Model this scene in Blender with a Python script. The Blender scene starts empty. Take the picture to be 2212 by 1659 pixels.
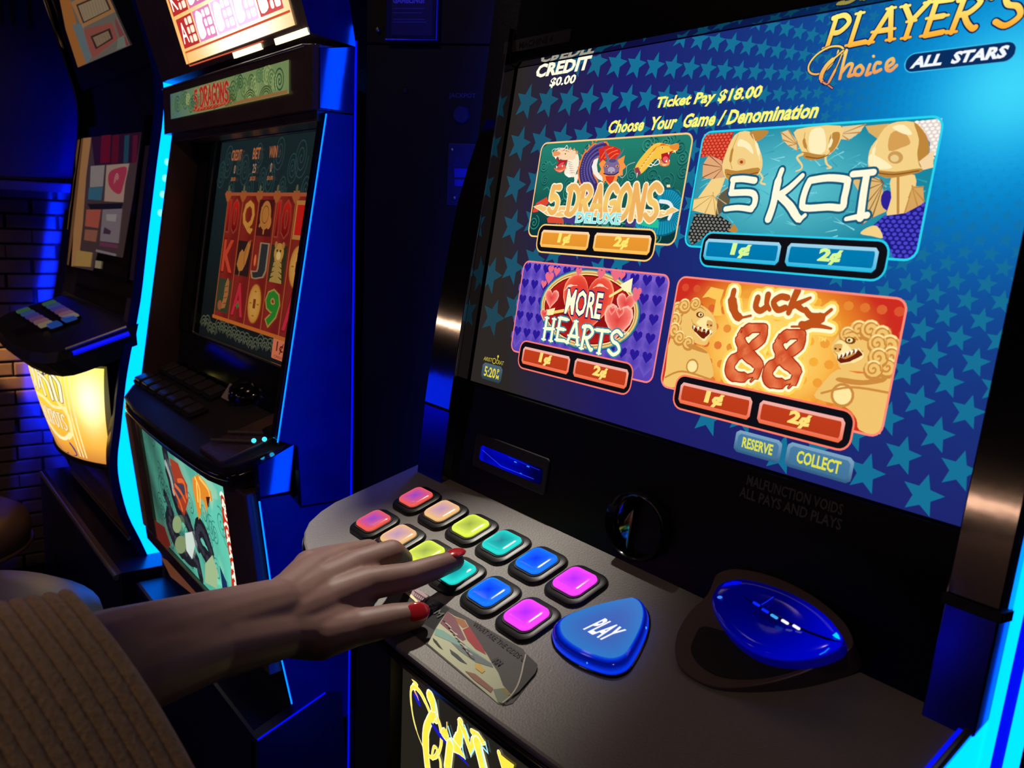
import bpy, bmesh, math, random
from mathutils import Vector, Matrix
random.seed(7)
SC = bpy.context.scene
COL = SC.collection
V3 = Vector
# ---------------------------------------------------------------- camera
# G = working frame: origin at the lower left corner of the near machine's display,
# x along the row of machines, y into the machines, z up.  The floor is at z = FLOOR.
FLOOR = -0.90
UP = V3((0, 0, -FLOOR))
FPX, PX, PY = 1880.0, 1106.0, 829.5
ROT = Matrix(((0.603170025, -0.17212716, 0.778818439),
              (0.796387199, 0.075860283, -0.600010539),
              (0.044196723, 0.982149407, 0.182836516)))
CAM = V3((0.67995597, -0.472331765, 0.152233311))
cd = bpy.data.cameras.new('camera')
cam = bpy.data.objects.new('camera', cd)
COL.objects.link(cam)
cam.matrix_world = Matrix.Translation(CAM + UP) @ ROT.to_4x4()
cd.sensor_width = 36.0
cd.lens = 36.0 * FPX / 2212.0
cd.clip_start = 0.02
cd.dof.use_dof = True
cd.dof.focus_distance = 0.80
cd.dof.aperture_fstop = 15.0
SC.camera = cam
# ---------------------------------------------------------------- world, lamps, exposure
SC.view_settings.view_transform = 'Standard'
SC.view_settings.look = 'None'
SC.view_settings.exposure = 0.0
SC.view_settings.gamma = 1.0
SC.view_settings.use_curve_mapping = False
SC.cycles.sample_clamp_indirect = 4.0
SC.cycles.use_denoising = True
w = bpy.data.worlds.new('dark_room')
SC.world = w
w.use_nodes = True
w.node_tree.nodes['Background'].inputs[0].default_value = (0.35, 0.3, 0.4, 1)
w.node_tree.nodes['Background'].inputs[1].default_value = 0.004


def area(name, loc, target, size, power, color, shape='DISK'):
    l = bpy.data.lights.new(name, 'AREA')
    l.shape = shape
    l.size = size
    l.energy = power
    l.color = color
    o = bpy.data.objects.new(name, l)
    COL.objects.link(o)
    o.location = V3(loc) + UP
    o.rotation_euler = (V3(target) - V3(loc)).to_track_quat('-Z', 'Y').to_euler()
    return o


def spot(name, loc, target, angle, power, color, blend=1.0, size=0.05):
    l = bpy.data.lights.new(name, 'SPOT')
    l.spot_size = math.radians(angle)
    l.spot_blend = blend
    l.shadow_soft_size = size
    l.energy = power
    l.color = color
    o = bpy.data.objects.new(name, l)
    COL.objects.link(o)
    o.location = V3(loc) + UP
    o.rotation_euler = (V3(target) - V3(loc)).to_track_quat('-Z', 'Y').to_euler()
    return o


area('ceiling_downlight', (0.9, -1.9, 1.9), (0.2, -0.2, -0.1), 0.25, 4.6, (1.0, 0.66, 0.46))
spot('ceiling_spot', (-0.42, 0.13, 1.35), (-0.02, -0.155, -0.12), 25, 165.0, (1.0, 0.91, 0.80), 1.0, 0.03)
area('ceiling_downlight', (-1.3, -1.6, 1.9), (-1.2, -0.2, 0.0), 0.3, 0.8, (1.0, 0.66, 0.4))
# unseen blue lights added to show in the chrome posts
area('added_blue_light', (-0.75, -2.45, -0.62), (0.3, 0.0, -0.1), 0.5, 1.2, (0.0, 0.02, 1.0), 'SQUARE')
area('added_blue_light', (-1.77, -1.18, -0.17), (0.0, 0.0, 0.0), 0.22, 0.25, (0.0, 0.02, 1.0), 'SQUARE')
lw = area('reflection_light', (-1.77, -1.15, 0.15), (0.0, 0.0, 0.1), 0.22, 0.16, (1.0, 0.66, 0.4), 'RECTANGLE')  # unseen warm strip added so the left post shows a streak
lw.data.size_y = 0.014
area('reflection_light', (-1.2, -2.45, 0.25), (0.3, -0.3, 0.1), 0.16, 0.5, (1.0, 0.62, 0.38))  # unseen warm light added for the chrome to mirror
ll = area('reflection_light', (-0.55, -2.45, 0.02), (0.3, -0.3, 0.02), 0.7, 0.25, (1.0, 0.62, 0.38), 'RECTANGLE')  # thin unseen strip added to mirror as a line in the right post
ll.data.size_y = 0.012
# warm spot that catches the bricks at the far left
spot('wall_spot', (-1.45, -0.75, 0.55), (-1.85, -0.178, -0.225), 7, 170.0, (1.0, 0.50, 0.14), 0.6, 0.01)
# ---------------------------------------------------------------- helpers


def lin(c):
    return tuple(((x / 255.0) / 12.92 if x <= 10.3 else ((x / 255.0 + 0.055) / 1.055) ** 2.4) for x in c)


def mixc(a, b, t):
    t = max(0.0, min(1.0, t))
    return tuple(a[i] + (b[i] - a[i]) * t for i in range(3))


def ray(px, py):
    d = V3(((px - PX) / FPX, -(py - PY) / FPX, -1.0))
    return (ROT @ d).normalized()


def along(px, py, dist):
    return CAM + ray(px, py) * dist


class Frame:
    """A plane of the scene: origin, two axes, normal. at(px,py) is where the photograph's pixel falls on it."""

    def __init__(s, o, u, v, k=1.0, n=None):
        s.o, s.u, s.v = V3(o), V3(u) * k, V3(v) * k
        s.n = s.u.cross(s.v).normalized() if n is None else V3(n)
        s.k = k

    def p(s, u, v, n=0.0):
        return s.o + s.u * u + s.v * v + s.n * n

    def at(s, px, py, n=0.0):
        r = ray(px, py)
        t = (s.o + s.n * n - CAM).dot(s.n) / r.dot(s.n)
        q = CAM + r * t - s.o
        return (q.dot(s.u) / s.u.length_squared, q.dot(s.v) / s.v.length_squared)

    def tr(s, pts, x0=0, y0=0, sc=1.0, n=0.0):
        return [s.at(x0 + x / sc, y0 + y / sc, n) for x, y in pts]


TILT = 0.14014
TD = math.radians(19)
DB = V3((0, -0.013647633, -0.096746852))


def from_cam(p, k):
    return CAM + (V3(p) - CAM) * k


SV = V3((0, math.sin(TILT), math.cos(TILT)))
DV = V3((0, math.cos(TD), math.sin(TD)))
X1 = V3((1, 0, 0))
SCREEN = Frame((0, 0, 0), X1, SV)
DECK = Frame(DB, X1, DV)
DECK2 = Frame(V3((0, 0.0066, -0.108)), X1, DV)
SCREEN3 = Frame(from_cam((0, 0, 0), 0.87), X1, SV, 0.87)
DECK3 = Frame(from_cam(DB, 0.853), X1, DV, 0.853)


def side(x):
    return Frame((x, 0, 0), (0, 1, 0), (0, 0, 1))


def front(y):
    return Frame((0, y, 0), (1, 0, 0), (0, 0, 1))


# ------------------------------------------------ materials
MATS = {}


def mat(name, base=(0.02, 0.02, 0.02), rough=0.5, metal=0.0, noise=0.0, scale=40.0, bump=0.0, spec=0.5,
        emit=None, strength=1.0, attr=False, attr_emit=False, coat=0.0, alpha=1.0, trans=0.0, rvar=0.0):
    if name in MATS:
        return MATS[name]
    m = bpy.data.materials.new(name)
    m.use_nodes = True
    nt = m.node_tree
    b = nt.nodes['Principled BSDF']
    b.inputs['Base Color'].default_value = (*base, 1)
    b.inputs['Roughness'].default_value = rough
    b.inputs['Metallic'].default_value = metal
    b.inputs['Specular IOR Level'].default_value = spec
    b.inputs['Coat Weight'].default_value = coat
    b.inputs['Coat Roughness'].default_value = 0.08
    b.inputs['Alpha'].default_value = alpha
    b.inputs['Transmission Weight'].default_value = trans
    if noise or bump or rvar:
        tc = nt.nodes.new('ShaderNodeTexCoord')
        n = nt.nodes.new('ShaderNodeTexNoise')
        n.inputs['Scale'].default_value = scale
        n.inputs['Detail'].default_value = 4
        nt.links.new(tc.outputs['Object'], n.inputs['Vector'])
        if noise:
            r = nt.nodes.new('ShaderNodeMix')
            r.data_type = 'RGBA'
            r.inputs[6].default_value = (*[x * (1 - noise) for x in base], 1)
            r.inputs[7].default_value = (*[min(1, x * (1 + noise)) for x in base], 1)
            nt.links.new(n.outputs['Fac'], r.inputs[0])
            nt.links.new(r.outputs[2], b.inputs['Base Color'])
        if rvar:
            mr = nt.nodes.new('ShaderNodeMapRange')
            mr.inputs[3].default_value = max(0.0, rough - rvar)
            mr.inputs[4].default_value = rough + rvar
            nt.links.new(n.outputs['Fac'], mr.inputs[0])
            nt.links.new(mr.outputs[0], b.inputs['Roughness'])
        if bump:
            bp = nt.nodes.new('ShaderNodeBump')
            bp.inputs['Strength'].default_value = bump
            bp.inputs['Distance'].default_value = 0.001
            nt.links.new(n.outputs['Fac'], bp.inputs['Height'])
            nt.links.new(bp.outputs[0], b.inputs['Normal'])
    if attr or attr_emit:
        a = nt.nodes.new('ShaderNodeAttribute')
        a.attribute_name = 'Col'
        if attr:
            nt.links.new(a.outputs['Color'], b.inputs['Base Color'])
        if attr_emit:
            nt.links.new(a.outputs['Color'], b.inputs['Emission Color'])
            b.inputs['Emission Strength'].default_value = strength
    elif emit:
        b.inputs['Emission Color'].default_value = (*emit, 1)
        b.inputs['Emission Strength'].default_value = strength
    MATS[name] = m
    return m


LIT = mat('lit_image', (0.0, 0.0, 0.0), 0.35, attr_emit=True, spec=0.0)
PRINT = mat('printed_vinyl', (0.5, 0.5, 0.5), 0.35, attr=True, spec=0.4)
PANEL = mat('black_panel', (0.0025, 0.0025, 0.003), 0.4, noise=0.3, scale=300, spec=0.15)
BLACK = mat('black_matte_plastic', (0.012, 0.012, 0.013), 0.55, noise=0.3, scale=300, bump=0.15, spec=0.3)
GLOSS = mat('black_gloss_plastic', (0.008, 0.008, 0.01), 0.12, rvar=0.05, scale=30, spec=0.5)
BROWN = mat('brown_gloss_trim', (0.10, 0.062, 0.058), 0.28, noise=0.3, scale=15, spec=0.6, rvar=0.1)
DECKM = mat('grey_textured_deck', (0.21, 0.20, 0.19), 0.45, noise=0.12, scale=700, bump=0.35, spec=0.4)
DECK_D = mat('dark_deck', (0.03, 0.028, 0.03), 0.4, noise=0.3, scale=80, spec=0.4)
MIRROR = mat('black_mirror_bezel', (0.30, 0.29, 0.30), 0.05, 1.0, rvar=0.02, scale=20)
CHROME = mat('dark_chrome', (0.42, 0.38, 0.4), 0.07, 1.0, bump=0.12, scale=14, rvar=0.03)
STEEL = mat('brushed_metal', (0.45, 0.43, 0.42), 0.35, 1.0, noise=0.2, scale=200)
BLUEP = mat('blue_side_panel', (0.003, 0.004, 0.22), 0.36, noise=0.65, scale=16, spec=0.25, rvar=0.12)
BLUEG = mat('blue_gloss_flap', (0.003, 0.006, 0.16), 0.07, noise=0.2, scale=14, spec=1.0, bump=0.10, rvar=0.04, coat=0.6)
NAVY = mat('dark_blue_panel', (0.002, 0.002, 0.005), 0.5, noise=0.3, scale=20, spec=0.3)
SOCK = mat('recess_black', (0.004, 0.004, 0.004), 0.7, noise=0.2)
LED_B = mat('blue_led', (0, 0, 0), 0.5, emit=(0.0, 0.045, 1.0), strength=13.0)
LED_C = mat('cyan_light_strip', (0, 0, 0), 0.4, emit=(0.0, 0.42, 2.6), strength=2.0)
LED_W = mat('blue_wall_wash', (0, 0, 0), 0.5, emit=(0.0, 0.012, 1.0), strength=1500.0)
BLUE_REFL = mat('blue_reflection_chrome', (0.09, 0.09, 0.62), 0.22, 1.0, bump=0.1, scale=18, rvar=0.08)  # blue reflection of the lower posts is put into the metal's colour
LED_E = mat('blue_edge_glow', (0, 0, 0), 0.5, emit=(0.0, 0.30, 2.2), strength=1.3)
LED_D = mat('blue_strip_edge', (0, 0, 0), 0.4, emit=(0.0, 0.004, 1.0), strength=0.9)

# ------------------------------------------------ mesh building


class B:
    def __init__(s):
        s.v, s.f, s.m, s.c = [], [], [], []

    def add(s, verts, faces, mi=0, col=None):
        k = len(s.v)
        s.v += [V3(q) for q in verts]
        s.f += [tuple(k + i for i in f) for f in faces]
        s.m += [mi] * len(faces)
        if col is None:
            col = (0.5, 0.5, 0.5)
        s.c += list(col) if isinstance(col, list) else [col] * len(verts)
        return s

    def box(s, x0, x1, y0, y1, z0, z1, mi=0):
        v = [(x, y, z) for x in (x0, x1) for y in (y0, y1) for z in (z0, z1)]
        return s.add(v, [(0, 1, 3, 2), (4, 6, 7, 5), (0, 4, 5, 1), (2, 3, 7, 6), (0, 2, 6, 4), (1, 5, 7, 3)], mi)

    def plate(s, fr, pts, n0, n1, ch=0.0, mi=0, mtop=None, col=None):
        """Extrude an outline standing on a frame from n0 to n1, with a chamfered top edge."""
        pts = ccw(pts)
        k = len(pts)
        rings = [(pts, n0), (pts, n1 - ch)]
        if ch:
            rings += [(inset(pts, ch * 0.3), n1 - ch * 0.3), (inset(pts, ch), n1)]
        vs = [fr.p(u, v, n) for r, n in rings for u, v in r]
        fs = []
        for r in range(len(rings) - 1):
            a, b2 = r * k, (r + 1) * k
            fs += [(a + i, a + (i + 1) % k, b2 + (i + 1) % k, b2 + i) for i in range(k)]
        fs.append(tuple(reversed(range(k))))
        s.add(vs, fs, mi, col)
        base = len(s.v) - len(vs)
        s.f.append(tuple(base + (len(rings) - 1) * k + i for i in range(k)))
        s.m.append(mi if mtop is None else mtop)
        return s

    def rect(s, fr, u0, v0, u1, v1, n0, n1, r=0.0, ch=0.0, mi=0, mtop=None, col=None):
        return s.plate(fr, rrect(u0, v0, u1, v1, r), n0, n1, ch, mi, mtop, col)

    def prism_x(s, prof, x0, x1, mi=0):
        return s.plate(side(x0), prof, 0, x1 - x0, 0, mi)

    def tube(s, pts, r, seg=8, mi=0, closed=False, caps=True):
        pts = [V3(p) for p in pts]
        n = len(pts)
        rr = r if isinstance(r, (list, tuple)) else [r] * n
        vs, fs = [], []
        up = None
        for i, p in enumerate(pts):
            if closed:
                t = pts[(i + 1) % n] - pts[i - 1]
            else:
                t = pts[min(i + 1, n - 1)] - pts[max(i - 1, 0)]
            t.normalize()
            if up is None:
                up = V3((0, 0, 1)) if abs(t.z) < 0.9 else V3((1, 0, 0))
            a = t.cross(up).normalized()
            b2 = a.cross(t).normalized()
            up = b2
            for j in range(seg):
                q = 2 * math.pi * j / seg
                vs.append(p + (a * math.cos(q) + b2 * math.sin(q)) * rr[i])
        for i in range(n if closed else n - 1):
            for j in range(seg):
                a0, a1 = i * seg + j, i * seg + (j + 1) % seg
                c0, c1 = ((i + 1) % n) * seg + j, ((i + 1) % n) * seg + (j + 1) % seg
                fs.append((a0, a1, c1, c0))
        if caps and not closed:
            fs.append(tuple(reversed(range(seg))))
            fs.append(tuple((n - 1) * seg + j for j in range(seg)))
        return s.add(vs, fs, mi)

    def lathe(s, o, prof, seg=32, mi=0, axis=None, squash=1.0):
        o = V3(o)
        ax = V3(axis or (0, 0, 1)).normalized()
        a = (ax.cross(V3((0, 1, 0))) if abs(ax.y) < 0.9 else ax.cross(V3((1, 0, 0)))).normalized()
        b2 = ax.cross(a)
        vs, fs = [], []
        for r, h in prof:
            for j in range(seg):
                q = 2 * math.pi * j / seg
                vs.append(o + ax * h + (a * math.cos(q) + b2 * math.sin(q) * squash) * r)
        for i in range(len(prof) - 1):
            for j in range(seg):
                fs.append((i * seg + j, i * seg + (j + 1) % seg, (i + 1) * seg + (j + 1) % seg, (i + 1) * seg + j))
        fs.append(tuple(reversed(range(seg))))
        fs.append(tuple((len(prof) - 1) * seg + j for j in range(seg)))
        return s.add(vs, fs, mi)

    def ball(s, c, r, seg=12, rings=8, axes=None, mi=0):
        c = V3(c)
        ax = axes or (V3((1, 0, 0)) * r, V3((0, 1, 0)) * r, V3((0, 0, 1)) * r)
        vs, fs = [], []
        for i in range(rings + 1):
            th = math.pi * i / rings
            for j in range(seg):
                ph = 2 * math.pi * j / seg
                vs.append(c + ax[0] * (math.sin(th) * math.cos(ph)) + ax[1] * (math.sin(th) * math.sin(ph)) + ax[2] * math.cos(th))
        for i in range(rings):
            for j in range(seg):
                fs.append((i * seg + j, (i + 1) * seg + j, (i + 1) * seg + (j + 1) % seg, i * seg + (j + 1) % seg))
        return s.add(vs, fs, mi)


def ccw(pts):
    a = sum(pts[i - 1][0] * pts[i][1] - pts[i][0] * pts[i - 1][1] for i in range(len(pts)))
    return list(pts) if a > 0 else list(reversed(pts))


def inset(pts, d):
    n = len(pts)
    out = []
    for i in range(n):
        p0, p1, p2 = V3((*pts[i - 1], 0)), V3((*pts[i], 0)), V3((*pts[(i + 1) % n], 0))
        a, b2 = (p1 - p0), (p2 - p1)
        if a.length < 1e-9 or b2.length < 1e-9:
            out.append(pts[i])
            continue
        a.normalize()
        b2.normalize()
        na, nb = V3((-a.y, a.x, 0)), V3((-b2.y, b2.x, 0))
        m = na + nb
        l = max(0.35, m.length_squared / 2)
        q = p1 + m * (d / l)
        out.append((q.x, q.y))
    return out


def rrect(u0, v0, u1, v1, r=0.0, seg=5):
    if r <= 0:
        return [(u0, v0), (u1, v0), (u1, v1), (u0, v1)]
    out = []
    for cx, cy, a0 in ((u1 - r, v0 + r, -90), (u1 - r, v1 - r, 0), (u0 + r, v1 - r, 90), (u0 + r, v0 + r, 180)):
        for i in range(seg + 1):
            a = math.radians(a0 + 90.0 * i / seg)
            out.append((cx + r * math.cos(a), cy + r * math.sin(a)))
    return out


def smooth(pts, n=5, closed=False):
    """Catmull-Rom through the points."""
    out = []
    k = len(pts)
    rng = range(k) if closed else range(k - 1)
    for i in rng:
        g = (lambda j: pts[j % k]) if closed else (lambda j: pts[max(0, min(k - 1, j))])
        p0, p1, p2, p3 = g(i - 1), g(i), g(i + 1), g(i + 2)
        for s in range(n):
            t = s / n
            out.append(tuple(0.5 * ((2 * p1[d]) + (-p0[d] + p2[d]) * t + (2 * p0[d] - 5 * p1[d] + 4 * p2[d] - p3[d]) * t * t
                                    + (-p0[d] + 3 * p1[d] - 3 * p2[d] + p3[d]) * t ** 3) for d in range(len(p1))))
    if not closed:
        out.append(tuple(pts[-1]))
    return out


def round_off(pts, n=3):
    return smooth(pts, n, True)


def ell(cx, cy, rx, ry, n=24, a0=0, a1=360):
    full = abs(a1 - a0) >= 360
    return [(cx + rx * math.cos(math.radians(a0 + (a1 - a0) * i / (n if full else n - 1))),
             cy + ry * math.sin(math.radians(a0 + (a1 - a0) * i / (n if full else n - 1)))) for i in range(n)]


def star(cx, cy, r, rot=0.0):
    return [(cx + (r if i % 2 == 0 else r * 0.44) * math.sin(rot + math.pi * i / 5),
             cy + (r if i % 2 == 0 else r * 0.44) * math.cos(rot + math.pi * i / 5)) for i in range(10)]


def heart(cx, cy, r, n=22):
    out = []
    for i in range(n):
        t = 2 * math.pi * i / n
        out.append((cx + r * math.sin(t) ** 3, cy + r * (0.82 * math.cos(t) - 0.32 * math.cos(2 * t) - 0.13 * math.cos(3 * t) - 0.06 * math.cos(4 * t)) + r * 0.1))
    return out


def root_of(o):
    while o.parent:
        o = o.parent
    return o


def mk(name, b, mats, parent=None, smooth_ang=None, label=None, kind=None):
    me = bpy.data.meshes.new(name)
    off = UP.copy()
    if parent is not None:
        off = UP - root_of(parent).location
    me.from_pydata([tuple(q + off) for q in b.v], [], b.f)
    for m in (mats if isinstance(mats, (list, tuple)) else [mats]):
        me.materials.append(m)
    me.polygons.foreach_set('material_index', b.m)
    ca = me.color_attributes.new('Col', 'FLOAT_COLOR', 'POINT')
    fl = []
    for c in b.c:
        fl += [c[0], c[1], c[2], 1.0]
    ca.data.foreach_set('color', fl)
    if smooth_ang is not None:
        me.polygons.foreach_set('use_smooth', [True] * len(me.polygons))
        try:
            me.set_sharp_from_angle(angle=math.radians(smooth_ang))
        except Exception:
            pass
    me.update()
    o = bpy.data.objects.new(name, me)
    COL.objects.link(o)
    if parent is not None:
        o.parent = parent
    if label:
        o['label'] = label
    if kind:
        o['kind'] = kind
    return o


def thing(name, label, cat, loc, group=None):
    o = bpy.data.objects.new(name, None)
    o.empty_display_size = 0.05
    COL.objects.link(o)
    o.location = V3(loc) + UP
    o['label'] = label
    o['category'] = cat
    if group:
        o['group'] = group
    return o


def tag(o, label, cat, group=None):
    o['label'] = label
    o['category'] = cat
    if group:
        o['group'] = group
    return o


# ------------------------------------------------ flat print and screen images
_GL = {}


def glyphs(s, off, res=2):
    k = (s, off, res)
    if k not in _GL:
        cu = bpy.data.curves.new('t', 'FONT')
        cu.body = s
        cu.offset = off
        cu.resolution_u = res
        ob = bpy.data.objects.new('t', cu)
        COL.objects.link(ob)
        bpy.context.view_layer.update()
        dg = bpy.context.evaluated_depsgraph_get()
        me = bpy.data.meshes.new_from_object(ob.evaluated_get(dg))
        _GL[k] = ([(q.co.x, q.co.y) for q in me.vertices], [tuple(p.vertices) for p in me.polygons])
        bpy.data.objects.remove(ob)
        bpy.data.curves.remove(cu)
        bpy.data.meshes.remove(me)
    return _GL[k]


class Art(B):
    STEP = 0.00004

    def __init__(s, fr, n0=0.0, fmap=None, step=None):
        super().__init__()
        s.fr, s.n = fr, n0
        s.clip = None
        s.map = fmap or (lambda u, v, n: fr.p(u, v, n))
        s.step = s.STEP if step is None else step

    def _put(s, pts, faces, col, up=True):
        if up:
            s.n += s.step
        if s.clip:
            c0, c1, c2, c3 = s.clip
            pts = [(max(c0, min(c2, u)), max(c1, min(c3, v))) for u, v in pts]
        cs = [col(u, v) for u, v in pts] if callable(col) else col
        s.add([s.map(u, v, s.n) for u, v in pts], faces, 0, cs)
        return s

    def poly(s, pts, col, up=True):
        pts = ccw(pts)
        return s._put(pts, [tuple(range(len(pts)))], col, up)

    def fan(s, pts, cin, cout, shrink=0.75, up=True):
        """Outline with one colour at the middle and one at the rim."""
        pts = ccw(pts)
        cx = sum(p[0] for p in pts) / len(pts)
        cy = sum(p[1] for p in pts) / len(pts)
        k = len(pts)
        inn = [(cx + (u - cx) * shrink, cy + (v - cy) * shrink) for u, v in pts]
        allp = pts + inn + [(cx, cy)]
        fs = [(i, (i + 1) % k, k + (i + 1) % k, k + i) for i in range(k)] + [(k + i, k + (i + 1) % k, 2 * k) for i in range(k)]
        if up:
            s.n += s.step
        mid = mixc(cin, cout, 0.45)
        s.add([s.map(u, v, s.n) for u, v in allp], fs, 0, [cout] * k + [mid] * k + [cin])
        return s

    def grid(s, u0, v0, u1, v1, nx, ny, col, r=0.0, up=True):
        pts, fs = [], []
        for j in range(ny + 1):
            v = v0 + (v1 - v0) * j / ny
            e = 0.0
            if r > 0:
                d = min(v - v0, v1 - v)
                if d < r:
                    e = r - math.sqrt(max(0, r * r - (r - d) ** 2))
            for i in range(nx + 1):
                pts.append((u0 + e + (u1 - u0 - 2 * e) * i / nx, v))
        for j in range(ny):
            for i in range(nx):
                a = j * (nx + 1) + i
                fs.append((a, a + 1, a + nx + 2, a + nx + 1))
        return s._put(pts, fs, col, up)

    def stroke(s, pts, wd, col, closed=False, up=True, caps=True):
        n = len(pts)
        ws = wd if isinstance(wd, (list, tuple)) else [wd] * n
        if len(ws) != n:
            ws = [ws[min(len(ws) - 1, int(i * len(ws) / n))] + 0.0 for i in range(n)] if len(ws) > 2 else [ws[0] + (ws[-1] - ws[0]) * i / (n - 1) for i in range(n)]
        L, R = [], []
        for i in range(n):
            p = pts[i]
            a = pts[i - 1] if (closed or i > 0) else p
            c = pts[(i + 1) % n] if (closed or i < n - 1) else p
            d1 = (p[0] - a[0], p[1] - a[1])
            d2 = (c[0] - p[0], c[1] - p[1])
            l1, l2 = math.hypot(*d1) or 1, math.hypot(*d2) or 1
            t = (d1[0] / l1 + d2[0] / l2, d1[1] / l1 + d2[1] / l2)
            tl = math.hypot(*t)
            if tl < 1e-6:
                t, tl = d1, l1
            t = (t[0] / tl, t[1] / tl)
            m = 1.0
            if (closed or 0 < i < n - 1):
                m = min(1.6, 2.0 / max(0.5, tl))
            h = ws[i] * 0.5 * m
            L.append((p[0] - t[1] * h, p[1] + t[0] * h))
            R.append((p[0] + t[1] * h, p[1] - t[0] * h))
        fs = []
        for i in range(n if closed else n - 1):
            j = (i + 1) % n
            fs.append((n + i, n + j, j, i))
        s._put(L + R, fs, col, up)
        if caps and not closed:
            for e in (0, n - 1):
                if ws[e] > 0.0004:
                    s._put(ell(pts[e][0], pts[e][1], ws[e] / 2, ws[e] / 2, 10), [tuple(range(10))], col, False)
        return s

    def text(s, body, u0, v0, u1, v1, col, bold=0.02, shear=0.0, outline=None, oc=(0, 0, 0), res=2, base=None):
        vs, fs = glyphs(body, bold, res)
        xs = [q[0] for q in vs]
        ys = [q[1] for q in vs]
        x0, x1, y0, y1 = min(xs), max(xs), min(ys), max(ys)
        sh = shear * (v1 - v0)

        def m(q):
            ty = (q[1] - y0) / (y1 - y0)
            tx = (q[0] - x0) / max(1e-9, x1 - x0)
            return (u0 + (u1 - u0 - sh) * tx + sh * ty, v0 + (v1 - v0) * ty)
        if outline:
            ov, of = glyphs(body, bold + outline, res)
            s._put([m(q) for q in ov], of, oc)
        return s._put([m(q) for q in vs], fs, col)

    def glyph(s, ch, u0, v0, w, h, wd, col, serif=0.0, slant=0.0, taper=1.0, up=True):
        """A letter drawn with strokes."""
        first = up
        for st in LET[ch]:
            pts = [(u0 + x * w + slant * y * h, v0 + y * h) for x, y in st]
            if len(pts) > 3:
                pts = smooth(pts, 5)
            k = len(pts)
            ws = [wd * (1 + (taper - 1) * i / (k - 1)) for i in range(k)]
            s.stroke(pts, ws, col, up=first)
            first = False
            if serif and len(st) == 2:
                for e in (0, -1):
                    q = pts[e]
                    s.stroke([(q[0] - serif, q[1]), (q[0] + serif, q[1])], wd * 0.5, col, up=False)
        return s

    def word(s, body, u0, v0, u1, v1, wd, col, serif=0.0, slant=0.0, gap=0.25, rise=None, outline=None, oc=None, taper=1.0):
        n = len(body)
        wid = [0.45 if ch in "1I'" else (0.55 if ch == ' ' else 1.0) for ch in body]
        tot = sum(wid) + gap * (n - 1)
        k = (u1 - u0) / tot
        for ps in ((0, 1) if outline else (1,)):
            x = u0
            for i, ch in enumerate(body):
                if ch != ' ':
                    dy, hs = rise(i / (n - 1)) if rise else (0, 1)
                    s.glyph(ch, x, v0 + dy, wid[i] * k, (v1 - v0) * hs, wd + (outline if ps == 0 else 0), oc if ps == 0 else col, serif, slant, taper, up=(i == 0))
                x += (wid[i] + gap) * k
        return s

    def frame_line(s, u0, v0, u1, v1, r, wd, col):
        return s.stroke(rrect(u0, v0, u1, v1, r), wd, col, closed=True)

    def spiral(s, cx, cy, r, turns, wd, col, sq=1.0, flip=1):
        n = int(16 * turns)
        pts = [(cx + flip * r * (i / n) * math.cos(2 * math.pi * turns * i / n), cy + sq * r * (i / n) * math.sin(2 * math.pi * turns * i / n)) for i in range(2, n + 1)]
        return s.stroke(pts, wd, col)


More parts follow.
